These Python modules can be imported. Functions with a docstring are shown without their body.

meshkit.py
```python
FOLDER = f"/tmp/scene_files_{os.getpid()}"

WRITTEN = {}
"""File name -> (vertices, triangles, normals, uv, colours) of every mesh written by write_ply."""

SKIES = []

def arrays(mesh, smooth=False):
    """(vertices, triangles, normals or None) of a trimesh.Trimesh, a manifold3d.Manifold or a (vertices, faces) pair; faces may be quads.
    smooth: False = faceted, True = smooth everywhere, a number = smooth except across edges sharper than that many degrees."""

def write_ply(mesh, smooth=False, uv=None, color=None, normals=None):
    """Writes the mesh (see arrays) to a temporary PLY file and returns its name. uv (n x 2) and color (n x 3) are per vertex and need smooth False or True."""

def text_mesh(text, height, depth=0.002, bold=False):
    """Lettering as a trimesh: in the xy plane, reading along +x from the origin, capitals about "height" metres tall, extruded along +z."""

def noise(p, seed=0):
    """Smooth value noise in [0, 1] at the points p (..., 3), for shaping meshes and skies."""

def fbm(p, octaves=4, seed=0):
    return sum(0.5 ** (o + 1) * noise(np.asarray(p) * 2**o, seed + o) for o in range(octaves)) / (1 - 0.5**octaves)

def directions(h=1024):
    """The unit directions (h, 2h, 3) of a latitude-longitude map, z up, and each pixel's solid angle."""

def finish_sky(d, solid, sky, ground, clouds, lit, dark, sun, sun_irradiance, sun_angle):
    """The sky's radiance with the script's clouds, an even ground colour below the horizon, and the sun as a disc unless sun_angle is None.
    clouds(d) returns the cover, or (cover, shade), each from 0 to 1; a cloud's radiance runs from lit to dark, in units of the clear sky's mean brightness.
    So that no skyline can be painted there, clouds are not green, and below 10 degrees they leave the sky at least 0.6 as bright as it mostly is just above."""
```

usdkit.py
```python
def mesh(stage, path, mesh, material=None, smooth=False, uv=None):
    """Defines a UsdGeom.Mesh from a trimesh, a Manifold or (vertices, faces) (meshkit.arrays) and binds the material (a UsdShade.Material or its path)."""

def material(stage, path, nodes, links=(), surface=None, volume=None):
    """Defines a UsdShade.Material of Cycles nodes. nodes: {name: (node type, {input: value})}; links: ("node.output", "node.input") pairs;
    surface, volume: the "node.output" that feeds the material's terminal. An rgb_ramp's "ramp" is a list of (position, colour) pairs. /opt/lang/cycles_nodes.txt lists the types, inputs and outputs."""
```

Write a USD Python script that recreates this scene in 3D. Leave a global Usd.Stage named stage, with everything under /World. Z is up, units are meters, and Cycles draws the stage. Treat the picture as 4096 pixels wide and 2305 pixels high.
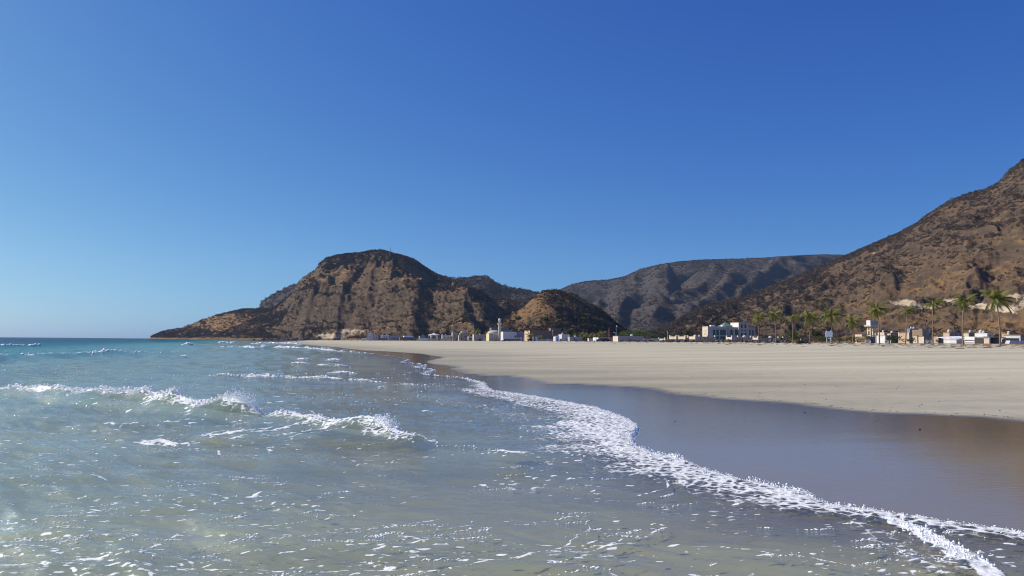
import math, random
import numpy as np
import usdkit
from scipy.spatial import cKDTree
from pxr import Usd, UsdGeom, UsdLux, UsdShade, Gf, Sdf, Vt

stage = Usd.Stage.CreateInMemory()
UsdGeom.SetStageUpAxis(stage, UsdGeom.Tokens.z)
UsdGeom.SetStageMetersPerUnit(stage, 1.0)
world = UsdGeom.Xform.Define(stage, '/World')
stage.SetDefaultPrim(world.GetPrim())
UsdGeom.Scope.Define(stage, '/World/Looks')

# ------------------------------------------------------------------ camera
EYE = 1.7                                     # eye height over the still water
FPX, W, H = 3200.0, 4096, 2305                # focal length in photograph pixels
PITCH = math.atan(212.5 / FPX)
ROLL = 0.0080
cp, sp, cr, sr = math.cos(PITCH), math.sin(PITCH), math.cos(ROLL), math.sin(ROLL)
R0, U0, F0 = np.array([1., 0, 0]), np.array([0, -sp, cp]), np.array([0, cp, sp])
CR, CU = cr * R0 + sr * U0, cr * U0 - sr * R0
cam = UsdGeom.Camera.Define(stage, '/World/camera')
m = Gf.Matrix4d(1)
for i, v in enumerate((CR, CU, -F0)):
    m.SetRow(i, Gf.Vec4d(*map(float, v), 0))
m.SetRow(3, Gf.Vec4d(0, 0, EYE, 1))
cam.AddTransformOp().Set(m)
cam.CreateHorizontalApertureAttr(36.0)
cam.CreateVerticalApertureAttr(36.0 * 576 / 1024)
cam.CreateFocalLengthAttr(36.0 * FPX / W)
cam.CreateClippingRangeAttr(Gf.Vec2f(0.1, 60000.0))
EXPOSURE = 0.5
HAZE = 3.2e-5                                 # per metre
cam.CreateExposureAttr(EXPOSURE)

# ------------------------------------------------------------------ sky and sun
SUN_AZ, SUN_EL = math.radians(-76.0), math.radians(38.0)      # azimuth from +y towards +x
SKY_STRENGTH, SUN_INTENSITY = 0.10, 1.0
SKY_POWER, SKY_GAIN = (1.52, 1.15, 0.52), (1.42, 1.25, 0.88)     # the camera's response to the sky, one curve for the whole dome
_k = {'s': ('sky_texture', {'sky_type': 'single_scattering', 'sun_disc': False, 'sun_elevation': SUN_EL, 'sun_rotation': SUN_AZ,
                            'altitude': 0.0, 'air_density': 0.5, 'aerosol_density': 1.0, 'ozone_density': 6.0}),
      'sep': ('separate_color', {}), 'com': ('combine_color', {}), 'b': ('background_shader', {'strength': SKY_STRENGTH})}
_l = [('s.color', 'sep.color'), ('com.color', 'b.color')]
for _c, _p, _g in zip('rgb', SKY_POWER, SKY_GAIN):
    _k['p' + _c] = ('math', {'math_type': 'power', 'value2': _p})
    _k['m' + _c] = ('math', {'math_type': 'multiply', 'value2': _g * .1 ** _p / SKY_STRENGTH / 2 ** EXPOSURE})
    _l += [('sep.' + _c, 'p%s.value1' % _c), ('p%s.value' % _c, 'm%s.value1' % _c), ('m%s.value' % _c, 'com.' + _c)]
sky_mat = usdkit.material(stage, '/World/Looks/sky', _k, _l, surface='b.background')
dome = UsdLux.DomeLight.Define(stage, '/World/sky')
UsdShade.MaterialBindingAPI.Apply(dome.GetPrim()).Bind(sky_mat)
dome.GetPrim().SetCustomDataByKey('kind', 'structure')
sun = UsdLux.DistantLight.Define(stage, '/World/sun')
sun.CreateIntensityAttr(SUN_INTENSITY)
sun.CreateNormalizeAttr(True)
sun.CreateAngleAttr(0.53)
sun.CreateColorAttr(Gf.Vec3f(1.0, 0.94, 0.85))
sv = np.array([math.sin(SUN_AZ) * math.cos(SUN_EL), math.cos(SUN_AZ) * math.cos(SUN_EL), math.sin(SUN_EL)])
zx = np.cross([0, 0, 1], sv); zx /= np.linalg.norm(zx); zy = np.cross(sv, zx)
ms = Gf.Matrix4d(1)
for i, v in enumerate((zx, zy, sv)):
    ms.SetRow(i, Gf.Vec4d(*map(float, v), 0))
sun.AddTransformOp().Set(ms)

# ------------------------------------------------------------------ helpers
def ray(px, py):
    """(x / y, (z - EYE) / y) of the line of sight through a photograph pixel."""
    px, py = np.asarray(px, float), np.asarray(py, float)
    d = F0 * FPX + CR * (px - 2048)[..., None] - CU * (py - 1152.5)[..., None]
    return d[..., 0] / d[..., 1], d[..., 2] / d[..., 1]

def on_plane(px, py, z=0.0):
    u, e = ray(px, py)
    y = (z - EYE) / e
    return np.stack([u * y, y], -1)

def at(px, py, y):
    u, e = ray(px, py)
    return float(u * y), float(y), float(EYE + e * y)

def sstep(a, b, x):
    t = np.clip((x - a) / (b - a), 0, 1)
    return t * t * (3 - 2 * t)

_perm = np.random.RandomState(7).permutation(512)
_ang = np.random.RandomState(8).rand(512) * 2 * np.pi
_gx, _gy = np.cos(_ang), np.sin(_ang)

def pn(x, y, seed=0):
    """2-D gradient noise, about -0.7 .. 0.7"""
    x, y = np.asarray(x, float) + seed * 17.31, np.asarray(y, float) + seed * 9.77
    xi, yi = np.floor(x), np.floor(y)
    fx, fy = x - xi, y - yi
    xi, yi = xi.astype(np.int64), yi.astype(np.int64)
    u, v = fx * fx * fx * (fx * (fx * 6 - 15) + 10), fy * fy * fy * (fy * (fy * 6 - 15) + 10)
    def g(i, j, dx, dy):
        h = _perm[(_perm[(xi + i) & 511] + yi + j + seed * 31) & 511]
        return _gx[h] * dx + _gy[h] * dy
    a = g(0, 0, fx, fy) * (1 - u) + g(1, 0, fx - 1, fy) * u
    b = g(0, 1, fx, fy - 1) * (1 - u) + g(1, 1, fx - 1, fy - 1) * u
    return a * (1 - v) + b * v

def fbm(x, y, oct=4, seed=0, gain=0.5, ridged=False):
    s, a, t = 0, 1.0, 0
    for o in range(oct):
        n = pn(x * 2.03 ** o, y * 2.03 ** o, seed + o)
        s = s + a * ((1 - 2.2 * np.abs(n)) if ridged else n)
        t += a
        a *= gain
    return s / t

_taken = {}
def free(path):
    if path not in _taken:
        _taken[path] = 0
        return path
    _taken[path] += 1
    return '%s_%03d' % (path, _taken[path])

def tag(prim, label=None, cat=None, group=None, kind=None):
    p = prim.GetPrim() if hasattr(prim, 'GetPrim') else prim
    for k, v in (('label', label), ('category', cat), ('group', group), ('kind', kind)):
        if v:
            p.SetCustomDataByKey(k, v)
    return p

def thing(name, label, cat, loc=(0, 0, 0), rot=0.0, group=None):
    x = UsdGeom.Xform.Define(stage, free('/World/' + name))
    x.AddTranslateOp().Set(Gf.Vec3d(*map(float, loc)))
    if rot:
        x.AddRotateZOp().Set(math.degrees(rot))
    return tag(x, label, cat, group)

def put(name, v, f, mat, parent=None, smooth=False, prim=None, **tags):
    """One Mesh from points and triangles (or quads)."""
    v, f = np.asarray(v, float), np.asarray(f, np.int64)
    base = '/World' if parent is None else str((parent.GetPrim() if hasattr(parent, 'GetPrim') else parent).GetPath())
    ms_ = UsdGeom.Mesh.Define(stage, free(base + '/' + name))
    ms_.CreatePointsAttr(Vt.Vec3fArray.FromNumpy(v.astype(np.float32)))
    ms_.CreateFaceVertexCountsAttr(Vt.IntArray.FromNumpy(np.full(len(f), f.shape[1], np.int32)))
    ms_.CreateFaceVertexIndicesAttr(Vt.IntArray.FromNumpy(f.astype(np.int32).ravel()))
    ms_.CreateSubdivisionSchemeAttr('none')
    if smooth is not False:
        if smooth is True:
            n = normals(v, f)
        else:
            n = np.asarray(smooth)
        ms_.CreateNormalsAttr(Vt.Vec3fArray.FromNumpy(n.astype(np.float32)))
        ms_.SetNormalsInterpolation('vertex')
    for k, a in (prim or {}).items():
        UsdGeom.PrimvarsAPI(ms_).CreatePrimvar(k, Sdf.ValueTypeNames.FloatArray, 'vertex').Set(Vt.FloatArray.FromNumpy(np.asarray(a, np.float32)))
    UsdShade.MaterialBindingAPI.Apply(ms_.GetPrim()).Bind(mat)
    tag(ms_, **tags)
    return ms_

def normals(v, f):
    n = np.zeros_like(v)
    fn = np.cross(v[f[:, 1]] - v[f[:, 0]], v[f[:, 2]] - v[f[:, 0]])
    for k in range(f.shape[1]):
        for c in range(3):
            n[:, c] += np.bincount(f[:, k], weights=fn[:, c], minlength=len(v))
    return n / np.maximum(np.linalg.norm(n, axis=1, keepdims=True), 1e-12)

def grid_faces(nr, nc):
    """Quads of an nr x nc grid, wound so that with columns to the right and rows going away they face up."""
    i = np.arange(nr - 1)[:, None] * nc + np.arange(nc - 1)[None]
    return np.stack([i, i + 1, i + nc + 1, i + nc], -1).reshape(-1, 4)

def tri(q):
    return np.concatenate([q[:, [0, 1, 2]], q[:, [0, 2, 3]]])

class MB:
    """Collects triangles in local space."""
    def __init__(s): s.v, s.f, s.n = [], [], 0
    def add(s, v, f):
        s.v.append(np.asarray(v, float)); s.f.append(np.asarray(f, np.int64) + s.n); s.n += len(v); return s
    def box(s, x0, x1, y0, y1, z0, z1, taper=0.0):
        v = [(x0, y0, z0), (x1, y0, z0), (x1, y1, z0), (x0, y1, z0),
             (x0 + taper, y0 + taper, z1), (x1 - taper, y0 + taper, z1), (x1 - taper, y1 - taper, z1), (x0 + taper, y1 - taper, z1)]
        return s.add(v, tri(np.array([(0, 3, 2, 1), (4, 5, 6, 7), (0, 1, 5, 4), (1, 2, 6, 5), (2, 3, 7, 6), (3, 0, 4, 7)])))
    def tube(s, pts, rad, sides=7, cap=True):
        pts = np.asarray(pts, float); rad = np.broadcast_to(rad, len(pts))
        t = np.gradient(pts, axis=0); t /= np.linalg.norm(t, axis=1, keepdims=True) + 1e-12
        ref = np.array([0, 1., 0]) if abs(t[0][2]) > .7 else np.array([0, 0, 1.])
        a = np.cross(t, ref); a /= np.linalg.norm(a, axis=1, keepdims=True) + 1e-12
        b = np.cross(t, a)
        th = np.arange(sides) / sides * 2 * np.pi
        v = pts[:, None] + rad[:, None, None] * (a[:, None] * np.cos(th)[None, :, None] + b[:, None] * np.sin(th)[None, :, None])
        n = len(pts)
        i = np.arange(n - 1)[:, None] * sides + np.arange(sides)[None]
        j = np.arange(n - 1)[:, None] * sides + (np.arange(sides)[None] + 1) % sides
        f = tri(np.stack([i, i + sides, j + sides, j], -1).reshape(-1, 4))
        v = v.reshape(-1, 3)
        if cap:
            v = np.vstack([v, pts[0], pts[-1]])
            k = np.arange(sides); k2 = (k + 1) % sides; e = (n - 1) * sides
            f = np.vstack([f, np.stack([np.full(sides, n * sides), k, k2], 1), np.stack([np.full(sides, n * sides + 1), e + k2, e + k], 1)])
        return s.add(v, f)
    def lathe(s, prof, cx=0, cy=0, sides=14):
        prof = np.asarray(prof, float)
        th = np.arange(sides) / sides * 2 * np.pi
        v = np.stack([cx + prof[:, 0, None] * np.cos(th), cy + prof[:, 0, None] * np.sin(th), np.repeat(prof[:, 1, None], sides, 1)], -1).reshape(-1, 3)
        n = len(prof)
        i = np.arange(n - 1)[:, None] * sides + np.arange(sides)[None]
        j = np.arange(n - 1)[:, None] * sides + (np.arange(sides)[None] + 1) % sides
        return s.add(v, tri(np.stack([i, j, j + sides, i + sides], -1).reshape(-1, 4)))
    def put(s, name, mat, parent=None, **k):
        return put(name, np.vstack(s.v), np.vstack(s.f), mat, parent, **k)

_ico_v = None
def ico(sub=0):
    t = (1 + 5 ** .5) / 2
    v = np.array([(-1, t, 0), (1, t, 0), (-1, -t, 0), (1, -t, 0), (0, -1, t), (0, 1, t), (0, -1, -t), (0, 1, -t), (t, 0, -1), (t, 0, 1), (-t, 0, -1), (-t, 0, 1)], float)
    f = np.array([(0, 11, 5), (0, 5, 1), (0, 1, 7), (0, 7, 10), (0, 10, 11), (1, 5, 9), (5, 11, 4), (11, 10, 2), (10, 7, 6), (7, 1, 8), (3, 9, 4), (3, 4, 2), (3, 2, 6), (3, 6, 8), (3, 8, 9), (4, 9, 5), (2, 4, 11), (6, 2, 10), (8, 6, 7), (9, 8, 1)])
    v /= np.linalg.norm(v[0])
    for _ in range(sub):
        e = {}; nv = list(v); nf = []
        def mid(a, b):
            k = (min(a, b), max(a, b))
            if k not in e:
                p = nv[a] + nv[b]; nv.append(p / np.linalg.norm(p)); e[k] = len(nv) - 1
            return e[k]
        for a, b, c in f:
            ab, bc, ca = mid(a, b), mid(b, c), mid(c, a)
            nf += [(a, ab, ca), (b, bc, ab), (c, ca, bc), (ab, bc, ca)]
        v, f = np.array(nv), np.array(nf)
    return v, f

def blobs(pos, rad, sub=0, rough=0.25, seed=0):
    """Many lumpy ellipsoids as one (points, triangles, normals). pos (n, 3), rad (n, 3)."""
    bv, bf = ico(sub)
    rs = np.random.RandomState(seed)
    n, k = len(pos), len(bv)
    a = rs.rand(n) * 2 * np.pi
    c, s_ = np.cos(a)[:, None], np.sin(a)[:, None]
    jit = 1 + rough * (rs.rand(n, k) - .5) * 2
    lv = np.stack([bv[None, :, 0] * c - bv[None, :, 1] * s_, bv[None, :, 0] * s_ + bv[None, :, 1] * c, np.repeat(bv[None, :, 2], n, 0)], -1) * jit[..., None]
    v = pos[:, None] + lv * rad[:, None]
    nn = lv / rad[:, None]
    nn /= np.linalg.norm(nn, axis=2, keepdims=True)
    return v.reshape(-1, 3), (bf[None] + (np.arange(n) * k)[:, None, None]).reshape(-1, 3), nn.reshape(-1, 3)

# ------------------------------------------------------------------ materials
def M(name, nodes, links=(), surface='p.BSDF', volume=None):
    return usdkit.material(stage, '/World/Looks/' + name, nodes, links, surface=surface, volume=volume)

def plain(name, col, rough=0.7, var=0.12, scale=1.5, metallic=0.0, spec=0.3):
    """Base colour with soft mottling and fine relief."""
    c = np.array(col)
    return M(name, {'g': ('geometry', {}), 'n': ('noise_texture', {'scale': scale, 'detail': 5.0, 'roughness': .6}),
                    'r': ('rgb_ramp', {'ramp': [(0.25, c * (1 - var)), (0.55, c), (0.8, np.minimum(c * (1 + var * .7), .9))]}),
                    'b': ('bump', {'strength': .25, 'distance': .02}),
                    'p': ('principled_bsdf', {'roughness': rough, 'metallic': metallic, 'specular_ior_level': spec})},
             [('g.position', 'n.vector'), ('n.fac', 'r.fac'), ('r.color', 'p.base_color'), ('n.fac', 'b.height'), ('b.normal', 'p.normal')])
# ------------------------------------------------------------------ the shore in plan: waterline, wet line, soil line
def dense(pts, step):
    pts = np.asarray(pts, float)
    out = [pts[:1]]
    for a, b in zip(pts[:-1], pts[1:]):
        n = max(1, int(np.linalg.norm(b - a) / step(np.linalg.norm(a))))
        out.append(a + (b - a) * (np.arange(1, n + 1) / n)[:, None])
    return np.vstack(out)

class Line:
    """Signed distance to a polyline; positive on its right-hand side."""
    def __init__(s, pts, step=lambda r: max(.03, r * .004)):
        s.p = dense(pts, step)
        d = np.gradient(s.p, axis=0)
        s.t = d / (np.linalg.norm(d, axis=1, keepdims=True) + 1e-12)
        s.tree = cKDTree(s.p)
    def near(s, x, y):
        q = np.stack([np.ravel(x), np.ravel(y)], 1)
        dist, i = s.tree.query(q)
        w = q - s.p[i]
        side = np.where(s.t[i, 0] * w[:, 1] - s.t[i, 1] * w[:, 0] < 0, 1., -1.)
        return (dist * side).reshape(np.shape(x)), i.reshape(np.shape(x))
    def __call__(s, x, y): return s.near(x, y)[0]

shore_px = [(4096, 2144), (4000, 2128), (3865, 2109), (3730, 2090), (3594, 2068), (3459, 2047), (3329, 2030), (3285, 2014), (3242, 1982), (3133, 1966), (3025, 1938),
            (2971, 1933), (2890, 1906), (2803, 1879), (2722, 1838), (2656, 1835), (2598, 1817), (2563, 1800), (2534, 1774), (2539, 1748), (2554, 1718), (2545, 1701),
            (2510, 1678), (2440, 1654), (2394, 1637), (2306, 1620), (2190, 1599), (2074, 1580), (1980, 1568), (1948, 1551), (1945, 1537), (1870, 1519), (1829, 1513),
            (1724, 1505), (1698, 1500), (1746, 1483), (1663, 1473), (1712, 1463), (1610, 1453), (1645, 1440), (1573, 1429), (1480, 1415), (1380, 1400), (1290, 1388),
            (1200, 1378), (1121, 1369), (1000, 1362.5)]
sp_ = on_plane(*np.array(shore_px).T)
sp_ = np.vstack([[(60, -70), (25, -16), (11.5, 0.5), (6.6, 5.2)], sp_, [(-330, 1300), (-330, 9000)]])
SHORE = Line(sp_)
wet_px = [(4096, 1682), (3919, 1664), (3730, 1653), (3513, 1643), (3350, 1629), (3171, 1604), (2890, 1586), (2700, 1566), (2598, 1546), (2423, 1534), (2306, 1526),
          (2190, 1522), (2132, 1509), (2044, 1496), (1899, 1488), (1790, 1471), (1845, 1462), (1730, 1452), (1718, 1438), (1780, 1428), (1689, 1414), (1549, 1404), (1456, 1399), (1345, 1387), (1200, 1376.5), (1121, 1368)]
wp_ = on_plane(*np.array(wet_px).T, z=.13)
wp_ = np.vstack([[(70, -40), (28, 1), (16, 9.5)], wp_, [(-320, 1300), (-320, 9000)]])
WET = Line(wp_)
soil = [(5600, 60), (4600, 112), (4096, 136), (3800, 152), (3500, 176), (3035, 224), (2700, 302), (2400, 362), (2200, 402), (2000, 486), (1850, 570), (1650, 680), (1450, 780), (1250, 930), (1100, 1080)]
so_ = np.array([((ray(a, 1370)[0]) * d, d) for a, d in soil])
so_ = np.vstack([[(160, -100)], so_, [(-330, 1400), (-330, 9000)]])
SOIL = Line(so_, step=lambda r: 1.0)

_sx = np.array([-400, -200, -100, -50, -20, -8, -3, 0, 9, 30, 60, 85, 100, 130, 400, 2000.])
_sz = np.array([-12, -8, -4, -1.5, -.5, -.2, -.07, 0, .13, .56, 1.12, 1.46, 1.58, 1.70, 1.95, 6.])
def ground_z(x, y, s=None):
    s = SHORE(x, y) if s is None else s
    k = sstep(350, 800, y)                                  # the beach lies lower towards the headland
    so = SOIL(x, y)
    z = np.interp(s, _sx, _sz)
    z = z - np.where(s > 9, (z - .13) * .38 * k, 0)
    dry = sstep(0, 25, s)
    z = z + dry * (.05 * fbm(x / 14, y / 14, 3, 3) + .16 * fbm(x / 55, y / 55, 2, 5)) * sstep(6, 45, s)
    z = np.where((y > 950) & (s > 0), z - (z - .25) * sstep(950, 1080, y), z)
    edge = so + 2.2 * fbm(x / 9, y / 9, 3, 11)
    z = z + sstep(-.3, 1.2, edge) * (1 - sstep(950, 1080, y)) * (.22 + .12 * fbm(x / 5, y / 5, 3, 21))
    return z, s, so

# polar-ish sheet of the sand and the soil (fine near the camera)
def cols(lo, hi, n, wide_lo, wide_hi, m_):
    return np.concatenate([np.linspace(wide_lo, lo, m_, endpoint=False), np.linspace(lo, hi, n), np.linspace(hi, wide_hi, m_ + 1)[1:]])

def rows(d0, dmid, step_px, dfar, n):
    k = 800 * EYE
    inv = np.arange(k / d0, k / dmid, -step_px)
    near = k / inv
    return np.concatenate([near, np.geomspace(near[-1], dfar, n + 1)[1:]])

uc = cols(-.70, .70, 700, -2.2, 2.2, 60)
dr = rows(2.4, 45, 1.6, 7000, 260)
D, Uc = np.meshgrid(dr, uc, indexing='ij')
X, Y = Uc * D, D.copy()
Zg, S, SO = ground_z(X, Y)
SO_FACE = SO
wet_noise = .9 * fbm(X / 3.5, Y / 3.5, 4, 40)
WETD = WET(X, Y)
wet = 1 - sstep(-.35, .45, WETD + wet_noise * .5 * sstep(8, 40, D) + .25 * fbm(X / .9, Y / .9, 3, 44))
wet = np.maximum(wet, 1 - sstep(1.0, 2.5, S))
film = 1 - sstep(-7, -.8, WETD + 2.2 * fbm(X / 6, Y / 1.8, 4, 60) + 1.2 * fbm(X / 2, Y / .7, 3, 61))   # where the last swash still lies as a film
film = np.maximum(film, 1 - sstep(2.0, 7.0, S))
gq = grid_faces(*X.shape)
gv = np.stack([X, Y, Zg], -1).reshape(-1, 3)
gn = normals(gv, gq)
is_soil = (SO.ravel()[gq].mean(1) + 2.2 * fbm(gv[gq].mean(1)[:, 0] / 9, gv[gq].mean(1)[:, 1] / 9, 3, 11)) > .4
def cut(q, keep):
    q = q[keep]
    ids, inv = np.unique(q, return_inverse=True)
    return ids, inv.reshape(q.shape)

sand_mat = M('sand', {
    'g': ('geometry', {}), 'w': ('attribute', {'attribute': 'wet'}), 'sub': ('attribute', {'attribute': 'under'}), 'subc': ('rgb_ramp', {'ramp': [(.38, (.27, .25, .14)), (.62, (.54, .50, .31))]}), 'mu': ('mix', {'mix_type': 'mix'}), 'fi': ('attribute', {'attribute': 'film'}),
    'mp': ('mapping', {'scale': (1.0, 1.0, 1.0)}),
    'mp1': ('mapping', {'scale': (.35, 1.6, 1.0), 'rotation': (0, 0, -.25)}), 'n1': ('noise_texture', {'scale': .11, 'detail': 7.0, 'roughness': .6}),
    'da': ('attribute', {'attribute': 'damp'}), 'dmr': ('rgb_ramp', {'ramp': [(0, (1, 1, 1)), (1, (.66, .67, .70))]}), 'dmm': ('mix', {'mix_type': 'multiply', 'fac': 1.0}),
    'n2': ('noise_texture', {'scale': 2.2, 'detail': 6.0, 'roughness': .65}),
    'mp3': ('mapping', {'scale': (.5, 2.6, 1.0), 'rotation': (0, 0, -.15)}),
    'n3': ('noise_texture', {'scale': 5.0, 'detail': 4.0, 'roughness': .55, 'distortion': .6}),
    'dry': ('rgb_ramp', {'ramp': [(.3, (.34, .305, .222)), (.5, (.43, .39, .292)), (.70, (.51, .465, .36))]}),
    'dry2': ('rgb_ramp', {'ramp': [(.25, (.86, .86, .86)), (.5, (1., 1., 1.)), (.75, (1.08, 1.08, 1.08))]}),
    'mul': ('mix', {'mix_type': 'multiply', 'fac': 1.0}),
    'wetc': ('rgb_ramp', {'ramp': [(0, (.080, .060, .038)), (.5, (.14, .106, .068)), (1, (.215, .175, .122))]}),
    'mc': ('mix', {'mix_type': 'mix'}),
    'r1': ('map_range', {'from_min': 0.0, 'from_max': 1.0, 'to_min': .12, 'to_max': .075}),
    'rw': ('mix_float', {'a': .9}),
    'sp': ('map_range', {'from_min': 0.0, 'from_max': 1.0, 'to_min': .1, 'to_max': .40}),
    'bh': ('mix_float', {}),
    'bs': ('map_range', {'from_min': 0.0, 'from_max': 1.0, 'to_min': .5, 'to_max': .075}),
    'b': ('bump', {'distance': .03}),
    'p': ('principled_bsdf', {'ior': 1.38})},
    [('g.position', 'mp1.vector'), ('mp1.vector', 'n1.vector'), ('da.fac', 'dmr.fac'), ('mul.color', 'dmm.color1'), ('dmr.color', 'dmm.color2'), ('g.position', 'n2.vector'), ('g.position', 'mp3.vector'), ('mp3.vector', 'n3.vector'),
     ('n1.fac', 'dry.fac'), ('n2.fac', 'dry2.fac'), ('dry.color', 'mul.color1'), ('dry2.color', 'mul.color2'), ('fi.fac', 'wetc.fac'),
     ('w.fac', 'mc.fac'), ('dmm.color', 'mc.color1'), ('n1.fac', 'subc.fac'), ('sub.fac', 'mu.fac'), ('wetc.color', 'mu.color1'), ('subc.color', 'mu.color2'), ('mu.color', 'mc.color2'), ('mc.color', 'p.base_color'),
     ('fi.fac', 'r1.value'), ('r1.result', 'rw.b'), ('w.fac', 'rw.fac'), ('rw.result', 'p.roughness'),
     ('w.fac', 'sp.value'), ('sp.result', 'p.specular_ior_level'),
     ('w.fac', 'bh.fac'), ('n2.fac', 'bh.a'), ('n3.fac', 'bh.b'), ('bh.result', 'b.height'), ('w.fac', 'bs.value'), ('bs.result', 'b.strength'), ('b.normal', 'p.normal')])
soil_mat = M('village_soil', {
    'g': ('geometry', {}), 'n': ('noise_texture', {'scale': .35, 'detail': 8.0, 'roughness': .7}),
    'r': ('rgb_ramp', {'ramp': [(.3, (.15, .095, .055)), (.5, (.24, .16, .095)), (.7, (.31, .225, .14))]}),
    'b': ('bump', {'strength': .6, 'distance': .2}), 'p': ('principled_bsdf', {'roughness': .95, 'specular_ior_level': .1})},
    [('g.position', 'n.vector'), ('n.fac', 'r.fac'), ('r.color', 'p.base_color'), ('n.fac', 'b.height'), ('b.normal', 'p.normal')])
ids, q = cut(gq, ~is_soil)
put('beach', gv[ids], q, sand_mat, smooth=gn[ids], prim={'wet': wet.ravel()[ids], 'film': film.ravel()[ids], 'under': sstep(.3, 2.5, -S).ravel()[ids], 'damp': ((1 - sstep(0, 22, WETD + 5 * fbm(X / 12, Y / 6, 4, 48))) * (1 - .35 * sstep(-.25, .25, fbm(X / 7, Y / 2.2, 3, 49)))).ravel()[ids]}, kind='structure')
ids, q = cut(gq, is_soil)
put('ground', gv[ids], q, soil_mat, smooth=gn[ids], kind='structure')

# ------------------------------------------------------------------ the sea
rw_ = np.random.RandomState(5)
NW = 46
_lam = np.geomspace(.17, 6.5, NW) * (1 + .15 * (rw_.rand(NW) - .5))
_dir = math.atan2(.80, .60) + rw_.randn(NW) * .42          # running ashore, to the right and away
_kx, _ky = np.cos(_dir) * 2 * np.pi / _lam, np.sin(_dir) * 2 * np.pi / _lam
_ph = rw_.rand(NW) * 6.28
_amp = .0105 * _lam ** .60 * (1 + .3 * (rw_.rand(NW) - .5)) * np.where(_lam > 2.5, .8, 1.0)

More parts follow.
